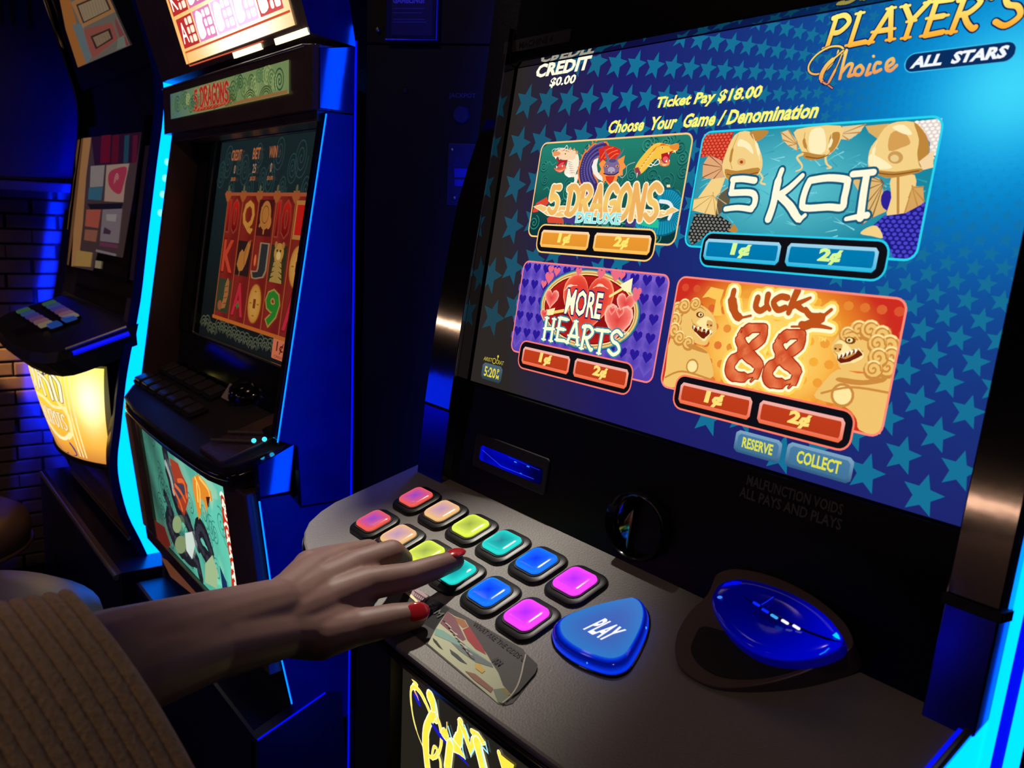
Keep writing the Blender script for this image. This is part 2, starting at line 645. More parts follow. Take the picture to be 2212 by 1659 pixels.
LET = {
    '5': [[(.85, 1), (.25, 1)], [(.25, 1), (.18, .56), (.5, .64), (.88, .42), (.75, .08), (.4, 0), (.08, .14)]],
    'D': [[(.15, 1), (.15, 0)], [(-.05, .93), (.5, 1), (.95, .72), (.92, .3), (.5, .0), (.0, .04)]],
    'R': [[(.2, 1), (.15, 0)], [(.0, .93), (.55, 1.0), (.9, .78), (.6, .52), (.2, .48)], [(.4, .5), (.65, .22), (.95, .02), (1.05, .05)]],
    'A': [[(0, 0), (.5, 1)], [(.5, 1), (.95, 0)], [(.15, .33), (.8, .33)]],
    'G': [[(.92, .85), (.55, 1), (.15, .75), (.1, .28), (.45, 0), (.85, .12), (.9, .45), (.55, .45)]],
    'O': [[(.5, 1), (.12, .75), (.1, .28), (.5, 0), (.9, .28), (.9, .75), (.5, 1.0)]],
    'N': [[(.1, 0), (.12, 1)], [(.12, 1), (.85, 0)], [(.85, 0), (.88, 1)]],
    'S': [[(.92, .86), (.5, 1), (.14, .8), (.3, .55), (.7, .45), (.9, .2), (.5, 0), (.06, .14)]],
    'H': [[(.15, 1), (.15, 0)], [(.85, 1), (.85, 0)], [(.15, .5), (.85, .55)]],
    'E': [[(.2, 1), (.2, 0)], [(.2, 1), (.85, .98)], [(.2, .52), (.7, .52)], [(.2, 0), (.9, .03)]],
    'T': [[(.5, 1), (.5, 0)], [(0, .97), (1, 1)]],
    'P': [[(.2, 1), (.2, 0)], [(.05, .97), (.6, 1), (.92, .75), (.6, .48), (.2, .48)]],
    'L': [[(.2, 1), (.2, 0)], [(.2, 0), (.9, .03)]],
    'Y': [[(0, 1), (.5, .5)], [(1, 1), (.5, .5)], [(.5, .5), (.5, 0)]],
    "'": [[(.6, 1.0), (.4, .78)]],
    'K': [[(.2, 1), (.15, 0)], [(.9, 1), (.2, .45)], [(.3, .5), (.95, 0)]],
    'I': [[(.5, 1), (.5, 0)]],
    'J': [[(.4, 1), (.95, 1)], [(.75, 1), (.75, .3), (.6, .02), (.3, 0), (.1, .2)]],
    'C': [[(.92, .8), (.55, 1), (.15, .75), (.12, .25), (.5, 0), (.92, .18)]],
    'Q': [[(.5, 1), (.12, .75), (.1, .28), (.5, 0), (.9, .28), (.9, .75), (.5, 1.0)], [(.55, .3), (.95, -.08)]],
    '1': [[(.1, .8), (.6, 1)], [(.6, 1), (.6, 0)]],
    '0': [[(.5, 1), (.1, .75), (.1, .25), (.5, 0), (.9, .25), (.9, .75), (.5, 1.0)]],
    '9': [[(.85, .62), (.5, .42), (.15, .65), (.4, 1), (.8, .9), (.85, .55), (.7, .1), (.3, 0), (.1, .15)]],
}
# ================================================================ the room
XW = -1.85
CARPET = mat('dark_carpet', (0.02, 0.015, 0.018), 0.9, noise=0.6, scale=60, bump=0.3)
WALLM = mat('dark_wall_paint', (0.015, 0.014, 0.02), 0.7, noise=0.3, scale=12)
BRICKM = mat('dark_brick', (0.14, 0.095, 0.085), 0.7, noise=0.5, scale=25, bump=0.5)
MORTAR = mat('mortar', (0.012, 0.011, 0.012), 0.9, noise=0.3, scale=90)
o = mk('floor', B().box(-3.0, 2.2, -2.6, 0.9, FLOOR - 0.05, FLOOR), CARPET, kind='structure')
o = mk('wall_back', B().box(-2.2, 2.2, 0.80, 0.88, FLOOR, 2.2), WALLM, kind='structure')
o = mk('ceiling', B().box(-3.0, 2.2, -2.6, 0.9, 2.2, 2.28), WALLM, kind='structure')
wl = mk('wall_left', B().box(XW - 0.1, XW - 0.006, -2.6, 0.80, FLOOR, 2.2), MORTAR, kind='structure')
BH, BL = 0.0375, 0.118
brick_mesh = None
for r in range(27):
    z = FLOOR + 0.08 + r * BH
    for c in range(9):
        y = -0.62 + c * BL + (0.5 * BL if r % 2 else 0.0) + random.uniform(-.004, .004)
        if brick_mesh is None:
            b = B().box(0, 0.013, 0.003, BL - 0.003, 0.0025, BH - 0.0025)
            b = B().rect(Frame((0, 0, 0), (0, 1, 0), (0, 0, 1)), 0.003, 0.0025, BL - 0.003, BH - 0.0025, 0, 0.014, 0, 0.003)
            ob = mk('brick', b, BRICKM, wl)
            brick_mesh = ob.data
            for q in brick_mesh.vertices:
                q.co -= UP
            ob.location = V3((XW - 0.008, y, z)) + UP
        else:
            ob = bpy.data.objects.new('brick', brick_mesh)
            COL.objects.link(ob)
            ob.parent = wl
            ob.location = V3((XW - 0.008 + random.uniform(-.003, .004), y, z)) + UP
# blue-washed cabinet hung on the left wall, with its ledge
t = thing('wall_cabinet', 'smooth blue-lit dark cabinet hung above the brick wall at far left', 'cabinet', (XW, -0.3, 0.17))
b = B()
b.plate(Frame((0, 0, 0.20), (1, 0, 0), (0, 1, 0)), [(XW, -0.95), (XW + 0.06, -0.95), (XW + 0.10, -0.6), (XW + 0.115, -0.2), (XW + 0.10, 0.10), (XW + 0.05, 0.24), (XW, 0.28)], 0, 0.62)
mk('body', b, mat('cabinet_lacquer', (0.006, 0.006, 0.05), 0.38, noise=0.3, scale=8), t)
b = B()
for yy in (-0.145, -0.12, -0.085):
    b = B().box(XW + 0.085, XW + 0.118, yy, yy + 0.006, 0.55, 0.80)
    mk('slat', b, NAVY, t)
mk('ledge', B().rect(Frame((0, 0, 0.175), (1, 0, 0), (0, 1, 0)), XW, -0.95, XW + 0.14, 0.27, 0, 0.022, 0.01, 0.004), mat('ledge_lacquer', (0.05, 0.05, 0.12), 0.4), t)

# ================================================================ the near machine (right)
m1 = thing('slot_machine', 'big slot machine at right with lit star-patterned game menu and coloured bet buttons', 'slot machine', (0.22, 0.2, FLOOR), 'slot machines in the row')
LX, RX = -0.066, 0.504
b = B()
prof = [(-0.055, FLOOR), (-0.055, -0.14), (0.004, -0.105), (0.055, 0.36), (0.10, 0.75), (0.5, 0.75), (0.5, FLOOR)]
b.prism_x(prof, LX + 0.006, RX - 0.006)
cab = mk('cabinet', b, BLACK, m1)
# display surround: frame pieces standing on the display plane
b = B()
b.rect(SCREEN, -0.0045, 0.2985, 0.476, 0.52, -0.03, 0.006, 0, 0.002)
mk('upper_panel', b, PANEL, m1)
b = B()
b.rect(SCREEN, -0.006, -0.112, 0.4755, -0.0015, -0.03, 0.003, 0, 0.0015)
lower = mk('lower_panel', b, PANEL, m1)
b = B()
# glossy left reveal that mirrors the picture, top lip
b.add([SCREEN.p(-0.0052, -0.1, 0.0115), SCREEN.p(-0.0040, -0.1, -0.004), SCREEN.p(-0.0040, 0.33, -0.004), SCREEN.p(-0.0052, 0.33, 0.0115),
       SCREEN.p(-0.012, -0.1, -0.03), SCREEN.p(-0.012, 0.33, -0.03)], [(0, 1, 2, 3), (0, 3, 5, 4)])
b.add([SCREEN.p(-0.003, 0.2965, -0.004), SCREEN.p(0.476, 0.2965, -0.004), SCREEN.p(0.476, 0.2990, 0.0062), SCREEN.p(-0.003, 0.2990, 0.0062)], [(0, 1, 2, 3)])
mk('bezel', b, MIRROR, m1)
# left post, its upper end sweeps back
b = B()
sec = lambda pts, x0, x1, bb: bb.add([SCREEN.p(x, v, n) for v, n in pts for x in (x0, x1)] + [SCREEN.p(x, v, -0.05) for v, n in pts for x in (x0, x1)],
    [(2 * i, 2 * i + 1, 2 * i + 3, 2 * i + 2) for i in range(len(pts) - 1)]
    + [(2 * i, 2 * i + 2, 2 * len(pts) + 2 * i + 2, 2 * len(pts) + 2 * i) for i in range(len(pts) - 1)]
    + [(2 * i + 1, 2 * len(pts) + 2 * i + 1, 2 * len(pts) + 2 * i + 3, 2 * i + 3) for i in range(len(pts) - 1)]
    + [(0, 2 * len(pts), 2 * len(pts) + 1, 1), (2 * len(pts) - 2, 2 * len(pts) - 1, 4 * len(pts) - 1, 4 * len(pts) - 2)])
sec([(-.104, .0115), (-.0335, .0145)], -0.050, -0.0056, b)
mk('lower_post', b, BLUE_REFL, m1, 25)
b = B()
sec([(-.0305, .015), (.02, .0155), (.06, .0155), (.10, .0145), (.14, .013), (.17, .011), (.20, .006), (.23, 0.0), (.264, -.011), (.292, -.025), (.33, -.040), (.37, -.046)], -0.050, -0.0056, b)
mk('left_post', b, CHROME, m1, 25)
b = B()
b.tube([SCREEN.p(-0.0052, v, n) for v, n in ((-.03, .015), (.06, .0155), (.12, .014), (.2, .0118), (.31, .0115))], 0.0008, 6)
mk('post_edge', b, mat('bright_edge', (0.55, 0.55, 0.6), 0.2, 1.0), m1, label='thin bright edge strip beside the left post')
b = B().rect(SCREEN, -0.0502, -0.034, -0.006, -0.030, 0.004, 0.0125)
mk('joint_band', b, BLACK, m1)
b = B()
b.rect(SCREEN, 0.4755, -0.0395, 0.5065, -0.034, 0.0, 0.0135)
mk('joint_band', b, BLACK, m1)
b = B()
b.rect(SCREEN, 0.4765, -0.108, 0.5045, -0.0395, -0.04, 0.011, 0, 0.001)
mk('lower_post', b, BLUE_REFL, m1)
b = B()
b.rect(SCREEN, 0.4765, -0.034, 0.5045, 0.52, -0.04, 0.012, 0, 0.001)
mk('right_post', b, CHROME, m1)
# lit strips on the flanks (LED channels following the front edge)
b = B()
b.rect(SCREEN, 0.5050, -0.25, 0.5062, 0.5, -0.0140, -0.0020)
ls = mk('light_strip', b, LED_C, m1, label='cyan light strip on the right flank')
b = B().rect(SCREEN, 0.5050, -0.25, 0.5060, 0.5, -0.0320, -0.0142)
mk('light_channel', b, LED_D, m1)
b = B().rect(SCREEN, 0.5050, -0.25, 0.5062, 0.5, -0.0560, -0.0322)
mk('light_strip', b, LED_C, m1)
b = B()
for v0, v1 in ((-0.30, 0.42),):
    b.rect(SCREEN, -0.0980, v0, -0.0605, v1, -0.052, -0.042)
mk('light_strip', b, LED_B, m1, label='blue light strip on the left flank')
b = B()
b.box(-0.0632, -0.061, 0.02, 0.03, -0.62, -0.20)
mk('light_strip', b, LED_B, m1)

# ---- deck
out = [(-.0655, .004), (-.0655, -.003), (-.070, -.036), (-.075, -.072), (-.078, -.095), (-.0745, -.113), (-.066, -.130), (-.052, -.142), (-.034, -.151), (-.010, -.1585), (.06, -.1665), (.155, -.1715), (.25, -.1705), (.35, -.167), (.45, -.160), (.4985, -.154), (.4985, .004)]
b = B().plate(DECK, out, -0.008, 0.0, 0.0025)
b.plate(DECK, inset(ccw(out), 0.004), -0.03, -0.008, 0, 1)
deck = mk('deck', b, [DECKM, GLOSS], m1)
b = B().tube([DECK.p(u, v, -0.009) for u, v in smooth(out[1:16], 4)], 0.0035, 8)
mk('deck_edge', b, GLOSS, m1, 60)
b = B().rect(DECK, 0.499, -0.155, 0.5035, 0.006, -0.03, 0.004, 0, 0.0015)
mk('deck_trim', b, STEEL, m1)
b = B().rect(DECK, 0.5036, -0.155, 0.5050, 0.006, -0.03, 0.001)
mk('deck_light', b, LED_C, m1)
b = B().rect(DECK, 0.4965, -0.155, 0.4989, 0.006, -0.0, 0.0022)
mk('deck_light', b, LED_D, m1)

# ---- bet buttons: housing > cap
CAPC = [((228, 88, 76), (140, 66, 180)), ((232, 182, 120), (180, 140, 175)), ((222, 240, 80), (150, 165, 66)),
        ((40, 215, 205), (15, 130, 140)), ((25, 120, 255), (0, 50, 255)), ((255, 70, 255), (170, 40, 245))]
for row in range(2):
    for i in range(6):
        pu, pv = 0.0040 + 0.0455 * i, (-0.0470 if row == 0 else -0.0942)
        b = B().rect(DECK, pu - .0206, pv - .0204, pu + .0206, pv + .0204, -0.001, 0.0040, 0.011, 0.0030)
        h = mk('bet_button', b, mat('button_housing', (0.006, 0.006, 0.007), 0.38, noise=0.2, scale=200, spec=0.35), m1, 40)
        b = B().rect(DECK, pu - .0160, pv - .0152, pu + .0160, pv + .0152, 0.0034, 0.0048, 0.008, 0.0005)
        mk('collar', b, SOCK, h)
        a = Art(DECK, 0.0075, step=0.0)
        edge, mid = lin(CAPC[i][0]), lin(CAPC[i][1])
        prof_n = [(1.0, 0.0046), (0.985, 0.0066), (0.93, 0.0074), (0.6, 0.0079)]
        pts = ccw(rrect(pu - .0143, pv - .0132, pu + .0143, pv + .0132, 0.0062))
        k = len(pts)
        vs, cs, fs = [], [], []
        for q, (sc_, nn) in enumerate(prof_n):
            for u, v in pts:
                vs.append(DECK.p(pu + (u - pu) * sc_, pv + (v - pv) * sc_, nn))
                cs.append(mixc(edge, (0, 0, 0), 0.45) if q == 0 else mixc(edge, mid, [0, 0, 0.05, 0.5][q]))
        vs.append(DECK.p(pu, pv, 0.0080))
        cs.append(mid)
        for q in range(3):
            fs += [(q * k + j, q * k + (j + 1) % k, (q + 1) * k + (j + 1) % k, (q + 1) * k + j) for j in range(k)]
        fs += [(3 * k + j, 3 * k + (j + 1) % k, 4 * k) for j in range(k)]
        a.add(vs, fs, 0, cs)
        capm = mat('lit_button_cap', (0.0, 0.0, 0.0), 0.15, attr_emit=True, strength=1.15, spec=0.4)
        mk('cap', a, capm, h, 60, label=['salmon red', 'pale orange', 'yellow green', 'turquoise', 'bright blue', 'magenta'][i] + ' lit cap')

# ---- the big triangular button
ptri = [DECK.at(*q, 0.005) for q in [(1196, 1352), (1222, 1334), (1290, 1311), (1360, 1296), (1378, 1296), (1393, 1308), (1400, 1330), (1396, 1360), (1382, 1394), (1362, 1428), (1345, 1443), (1318, 1449), (1280, 1440), (1235, 1420), (1202, 1394), (1192, 1370)]]
ptri = smooth(ptri, 3, True)
cu_ = sum(p[0] for p in ptri) / len(ptri)
cv_ = sum(p[1] for p in ptri) / len(ptri)
tb = mk('play_button', B().plate(DECK, [(cu_ + (u - cu_) * 1.04, cv_ + (v - cv_) * 1.04) for u, v in ptri], -0.001, 0.0015, 0.001), GLOSS, m1, label='big rounded triangular lit blue button on the deck')
a = Art(DECK, step=0)
k = len(ptri)
pp = ccw(ptri)
vs, cs, fs = [], [], []
for q, (s_, nn, cc) in enumerate([(1.0, 0.001, (0, 25, 170)), (1.0, 0.0032, (0, 60, 255)), (0.97, 0.0065, (0, 20, 150)), (0.93, 0.0080, (0, 15, 120)), (0.89, 0.0086, (0, 40, 215)), (0.85, 0.0094, (25, 90, 225))]):
    for u, v in pp:
        vs.append(DECK.p(cu_ + (u - cu_) * s_, cv_ + (v - cv_) * s_ + (1 - s_) * 0.012, nn))
        cs.append(lin(cc))
for q in range(5):
    fs += [(q * k + j, q * k + (j + 1) % k, (q + 1) * k + (j + 1) % k, (q + 1) * k + j) for j in range(k)]
a.add(vs, fs, 0, cs)
mk('rim', a, mat('blue_glass_rim', (0.0, 0.0, 0.02), 0.1, attr_emit=True, strength=0.9, spec=0.6), tb, 40)
a = Art(DECK, 0.0093)
top = [(cu_ + (u - cu_) * 0.855, cv_ + (v - cv_) * 0.855 + 0.15 * 0.012) for u, v in pp]
a.fan(top, lin((62, 92, 182)), lin((40, 122, 205)), 0.6)
mk('face', a, mat('lit_button_face', (0.0, 0.0, 0.0), 0.2, attr_emit=True, strength=0.95, spec=0.4), tb)
a = Art(DECK, 0.0096)
cx, cy = DECK.at(1306, 1360, 0.0096)
a.text('PLAY', cx - 0.0125, cy - 0.0085, cx + 0.0125, cy + 0.0085, lin((225, 225, 255)), 0.03, 0.25)
mk('lettering', a, mat('lit_lettering', (0, 0, 0), 0.3, attr_emit=True, strength=1.3, spec=0.2), tb)

for x, y in ((1222, 1402), (1272, 1435), (1330, 1440), (1368, 1408), (1393, 1360), (1205, 1375)):  # glowing beads stand in for sparkles in the clear rim
    u, v = DECK.at(x, y, 0.0035)
    b = B().ball(DECK.p(cu_ + (u - cu_) * 0.985, cv_ + (v - cv_) * 0.985, 0.0048), 0.0019, 8, 6)
    mk('rim_glint', b, mat('blue_glint', (0, 0, 0), 0.3, emit=(0.02, 0.35, 1.0), strength=1.6), tb, 60)

# ---- torn sticker on the deck front
st = [DECK.at(*q) for q in [(872, 1282), (908, 1277), (1010, 1334), (1130, 1403), (1136, 1412), (1150, 1425), (1160, 1440), (1159, 1452), (1150, 1462), (1140, 1480), (1118, 1508), (1108, 1520), (1092, 1525), (1078, 1521), (1000, 1459), (925, 1396), (884, 1364), (850, 1330)]]
a = Art(DECK, 0.0004)
a.poly(st, lin((62, 60, 60)))
T = lambda pts: DECK.tr(pts, 860, 1250, 5.7206)
a.poly(T([(290, 335), (400, 230), (640, 380), (600, 420), (480, 580), (450, 640), (240, 520)]), lin((14, 13, 14)))
cream, rose, teal, red, grey = lin((175, 180, 150)), lin((120, 75, 85)), lin((120, 160, 150)), lin((150, 45, 50)), lin((100, 115, 115))
a.poly(T([(610, 410), (700, 470), (830, 520), (900, 640), (1000, 800), (1110, 960), (1160, 1050), (1240, 1170), (1300, 1330), (1400, 1440), (1330, 1560), (1240, 1550), (800, 1170), (370, 810), (470, 620)]), cream)
a.poly(T([(610, 410), (700, 480), (770, 620), (840, 760), (800, 780), (640, 660), (520, 560)]), rose)
a.poly(T([(700, 480), (820, 520), (870, 600), (800, 620), (740, 560)]), lin((150, 100, 60)))
a.poly(T([(800, 640), (880, 600), (960, 720), (1050, 860), (1090, 950), (960, 880), (860, 770)]), red)
a.poly(T([(470, 620), (560, 650), (760, 780), (980, 930), (1160, 1060), (1170, 1090), (900, 960), (650, 790), (450, 700)]), teal)
a.poly(T([(650, 790), (900, 900), (1160, 1060), (1180, 1110), (960, 1040), (760, 900)]), grey)
a.poly(T([(430, 740), (480, 780), (560, 890), (500, 850), (440, 780)]), lin((45, 50, 40)))
a.poly(T([(640, 880), (740, 950), (860, 1070), (770, 1030), (660, 940)]), lin((45, 62, 68)))
a.poly(T([(950, 1060), (1010, 1060), (1080, 1150), (1040, 1180), (960, 1120)]), lin((200, 165, 80)))
a.poly(T([(830, 1150), (960, 1190), (1180, 1370), (1150, 1420), (940, 1260)]), lin((135, 90, 75)))
a.poly(T([(1180, 1380), (1270, 1370), (1380, 1470), (1330, 1560), (1240, 1540)]), lin((110, 125, 105)))
a.poly(T([(1270, 1370), (1320, 1365), (1400, 1440), (1370, 1460), (1300, 1420)]), lin((130, 120, 60)))
a.poly(T([(70, 170), (210, 130), (300, 170), (390, 240), (290, 350), (220, 290), (140, 210)]), lin((165, 140, 145)))
a.poly(T([(70, 170), (150, 190), (230, 270), (290, 350), (270, 350), (200, 280)]), lin((235, 225, 170)))
for i in range(7):
    x, y = 230 + 22 * i, 160 + 14 * i
    a.stroke(T([(x - 30, y), (x - 10, y + 30), (x - 30, y + 60), (x - 10, y + 90)]), 0.0006, lin((95, 70, 75)))
for i in range(9):
    x, y = 560 + 30 * i, 520 + 42 * i
    a.stroke(T([(x, y), (x + 60, y + 50), (x + 90, y + 110), (x + 150, y + 150)]), 0.0006, lin((200, 190, 175)) if i % 2 else lin((95, 80, 80)))
a.poly(T([(1590, 950), (1640, 1000), (1730, 1085), (1725, 1130), (1700, 1190), (1640, 1260), (1500, 1420), (1400, 1490), (1480, 1350), (1540, 1180)]), lin((22, 20, 20)))
a.stroke(T(smooth([(1585, 960), (1555, 1080), (1530, 1200), (1480, 1350), (1400, 1470), (1300, 1555)], 4)), 0.0009, lin((190, 180, 160)))
stk = mk('deck_sticker', a, PRINT, m1, label='torn sticker with dark lettering and colourful scraps')
a = Art(DECK, 0.0014)


def slanted(art, body, p0, p1, hgt, col, bold=0.01):
    """Lettering between two photo points on the deck."""
    A, Q = V3((*DECK.at(*p0), 0)), V3((*DECK.at(*p1), 0))
    d = (Q - A)
    L = d.length
    d.normalize()
    nrm = V3((-d.y, d.x, 0))
    f = Frame(DECK.p(A.x, A.y), DECK.u * d.x + DECK.v * d.y, DECK.u * nrm.x + DECK.v * nrm.y)
    b2 = Art(f, art.n)
    b2.text(body, 0, 0, L, hgt, col, bold)
    art.add(b2.v, b2.f, 0, b2.c)


slanted(a, 'FAM', (921, 1312), (946, 1337), 0.0062, lin((95, 92, 92)), 0.0)
slanted(a, 'WHAT ARE THE ODDS O', (1020, 1351), (1131, 1432), 0.0042, lin((22, 22, 24)))
slanted(a, 'AN', (1062, 1430), (1077, 1441), 0.0050, lin((12, 12, 12)), 0.03)
mk('sticker_lettering', a, PRINT, m1)

# ---- ticket slot, warning text, label tape on the panels
b = B().rect(SCREEN, 0.029, -0.0765, 0.1375, -0.0445, 0.003, 0.0045, 0.004, 0.001)
sl = mk('ticket_slot', b, BLACK, m1, label='narrow blue-lit ticket slot in the lower panel')
a = Art(SCREEN, 0.0047)
a.grid(0.040, -0.0685, 0.1315, -0.0545, 24, 6, lambda u, v: mixc(lin((0, 0, 60)), lin((0, 10, 225)), max(0, math.sin((u - .04) * 34 + 0.4)) * (0.35 + 45 * abs(v + .0615)) + (0.5 if u < .047 else 0)), 0.002)
mk('lit_opening', a, LIT, sl)
a = Art(SCREEN, 0.0052)
for u, v in ((0.094, -0.0575), (0.112, -0.0570), (0.104, -0.0655)):
    a.poly(ell(u, v, 0.0022, 0.0006, 10), lin((40, 130, 255)))
a.stroke([(0.044, -0.0585), (0.075, -0.0660), (0.122, -0.0655)], 0.0006, lin((30, 60, 255)))
a.stroke([(0.083, -0.0555), (0.128, -0.0562)], 0.0005, lin((20, 40, 230)))
mk('lit_edges', a, LIT, sl)
a = Art(SCREEN, 0.0034)
a.text('MALFUNCTION VOIDS', 0.334, -0.0135, 0.405, -0.0065, (0.07, 0.07, 0.07), 0.02)
a.text('ALL PAYS AND PLAYS', 0.330, -0.0225, 0.406, -0.0155, (0.07, 0.07, 0.07), 0.02)
mk('warning_text', a, PRINT, m1)
a = Art(SCREEN, 0.0064)
a.poly([(-0.018, 0.3095), (0.078, 0.3085), (0.078, 0.3195), (-0.018, 0.3205)], lin((52, 50, 55)))
a.text('MACHINE 6', 0.006, 0.3115, 0.055, 0.3175, (0.004, 0.004, 0.004), 0.02)
mk('label_tape', a, PRINT, m1, label='pale label tape above the display corner')
# ---- round cup (key reader) at the foot of the panel
b = B()
n = 40
vs, fs = [], []
for rr, nn in ((0.0335, 0.0), (0.0335, 0.006), (0.0315, 0.0085), (0.029, 0.006), (0.027, -0.0), (0.018, -0.004), (0.0, -0.005)):
    for j in range(n):
        q = 2 * math.pi * j / n
        vs.append(SCREEN.p(0.2475 + rr * 0.90 * math.cos(q), -0.0685 + rr * 0.76 * math.sin(q), 0.003 + nn))
for i in range(6):
    fs += [(i * n + j, i * n + (j + 1) % n, (i + 1) * n + (j + 1) % n, (i + 1) * n + j) for j in range(n)]
b.add(vs, fs)
mk('reader_cup', b, GLOSS, m1, 50, label='round black glossy cup at the foot of the panel')
b = B()
crs = [(0.2475 + 0.0245 * math.cos(q), -0.0685 + 0.0205 * math.sin(q)) for q in [math.radians(100 + 10 * i) for i in range(17)]]
crs += [(0.2400 + 0.0105 * math.cos(q), -0.0685 + 0.0185 * math.sin(q)) for q in [math.radians(260 - 10 * i) for i in range(17)]]
b.plate(SCREEN, crs, 0.003, 0.0065, 0.001)
mk('reader_crescent', b, CHROME, m1, 30)
# ---- note acceptor: collar on the deck, glowing mouth
FM = Frame((0.36, -0.0755, -0.1160), X1, (0, math.cos(math.radians(39)), math.sin(math.radians(39))))
T = lambda pts, n=0.0: FM.tr(pts, 1420, 1200, 4.809, n)
col_out = smooth(T([(590, 260), (640, 190), (830, 145), (1200, 220), (1600, 410), (1900, 650), (2020, 830), (2030, 960), (1880, 1060), (1500, 1240), (1100, 1350), (700, 1390), (450, 1330), (250, 1190), (185, 1010), (220, 790), (350, 580), (520, 420)]), 3, True)
b = B().plate(FM, col_out, -0.02, 0.0012, 0.0008)
acc = mk('note_acceptor', b, mat('brown_collar', (0.10, 0.07, 0.06), 0.4, noise=0.2, scale=60), m1, label='oval note acceptor with glowing blue mouth')
b = B().plate(FM, smooth(T([(480, 750), (400, 850), (355, 990), (420, 1120), (560, 1230), (760, 1290), (1100, 1290), (1500, 1190), (1800, 1020), (1500, 1000), (1000, 900), (700, 800)]), 3, True), 0.001, 0.0018, 0.0003)
mk('recess', b, SOCK, acc)
eye = smooth(T([(590, 380), (670, 285), (880, 245), (1200, 320), (1500, 450), (1750, 620), (1900, 800), (1925, 890), (1850, 985), (1600, 1070), (1300, 1085), (1000, 1010), (750, 830), (600, 620), (560, 480)], 0.011), 3, True)
eye = ccw(eye)
ec = (sum(p[0] for p in eye) / len(eye), sum(p[1] for p in eye) / len(eye))
a = Art(FM, step=0)
k = len(eye)
vs, cs, fs = [], [], []


def eyecol(u, v, s_):
    x = (u - ec[0]) / 0.05
    y = (v - ec[1]) / 0.03
    g = 0.5 + 0.5 * math.sin(2.4 * x + 0.6)
    t_ = 0.10 + 0.9 * max(0, x) ** 1.2 * (0.7 + 0.3 * y) + 0.30 * max(0, -y) * g
    if s_ < 0.3:
        t_ *= 0.5
    return mixc(lin((0, 0, 25)), lin((0, 8, 255)), t_)


lip = [(1.0, 0.0015), (1.0, 0.009), (0.985, 0.0115), (0.9, 0.0135), (0.75, 0.0145), (0.55, 0.0140), (0.3, 0.012), (0.1, 0.0105)]
for s_, nn in lip:
    for u, v in eye:
        uu, vv = ec[0] + (u - ec[0]) * s_, ec[1] + (v - ec[1]) * s_
        vs.append(FM.p(uu, vv, nn))
        cs.append(lin((0, 0, 90)) if nn < 0.01 else eyecol(uu, vv, s_))
for q in range(len(lip) - 1):
    fs += [(q * k + j, q * k + (j + 1) % k, (q + 1) * k + (j + 1) % k, (q + 1) * k + j) for j in range(k)]
fs.append(tuple((len(lip) - 1) * k + j for j in range(k)))
a.add(vs, fs, 0, cs)
mk('mouth', a, mat('blue_glowing_plastic', (0.0, 0.0, 0.03), 0.12, attr_emit=True, strength=0.95, spec=0.5), acc, 60)
a = Art(FM, 0.0146)
T2 = lambda pts: FM.tr(pts, 1420, 1200, 4.809, 0.0148)
a.stroke(T2([(900, 430), (1100, 560), (1350, 690), (1560, 790), (1750, 860), (1910, 900)]), [0.0006, 0.0012, 0.0012, 0.0014, 0.0016, 0.0004], lin((0, 0, 20)))
mk('slot', a, LIT, acc)
for i, (x, y, cc) in enumerate(((1030, 507, (10, 40, 255)), (1122, 577, (10, 40, 255)), (1215, 637, (60, 170, 255)), (1327, 693, (255, 255, 255)), (1445, 748, (255, 255, 255)))):
    a = Art(FM, 0.0150)
    a.stroke(T2([(x - 26, y - 17), (x + 26, y + 15)]), 0.0018, lin(cc))
    mk('indicator_lamp', a, LIT, acc)
for q, c_ in (([(1820, 830), (1860, 800), (1885, 830), (1900, 875), (1860, 860)], (0, 220, 255)), ([(670, 330), (700, 290), (800, 265), (880, 275), (860, 300), (740, 315)], (0, 10, 230)), (ell(650, 436, 28, 16, 10), (60, 130, 255))):
    a = Art(FM, 0.0150)
    a.poly(T2(q), lin(c_))
    mk('lit_glint', a, LIT, acc)  # glints on the glossy mouth, put in as glowing patches
for q, c_ in (([(1085, 512), (1140, 480), (1205, 432)], (10, 40, 255)), ([(1690, 1030), (1740, 1005), (1782, 968)], (20, 130, 255))):
    a = Art(FM, 0.0150)
    a.stroke(T2(q), 0.0007, lin(c_))
    mk('lit_line', a, LIT, acc)

# ---- belly glass with gold flourishes, and its side frame
b = B()
b.box(-0.058, 0.012, -0.088, 0.02, -0.66, -0.19)
mk('belly_frame', b, BLACK, m1)
b = B()
b.box(0.455, 0.50, -0.088, 0.02, -0.66, -0.19)
mk('belly_frame', b, BLACK, m1)
FB = front(-0.0745)
a = Art(FB, 0.0)
a.grid(0.012, -0.60, 0.455, -0.19, 12, 12, lambda u, v: lin((34, 30, 24)))
T = lambda pts: FB.tr(pts, 860, 1450, 6.9125)
gold, pale, navy, orange = lin((255, 225, 70)), lin((255, 250, 200)), lin((25, 25, 190)), lin((255, 150, 60))


def neon(pts, wd, core=gold, glow=pale, sm=True):
    p = T(pts)
    if sm and len(p) > 2:
        p = smooth(p, 5)
    ws = wd if isinstance(wd, (list, tuple)) else [wd, wd]
    a.stroke(p, [x * 1.35 for x in ws], glow)
    a.stroke(p, ws, core)


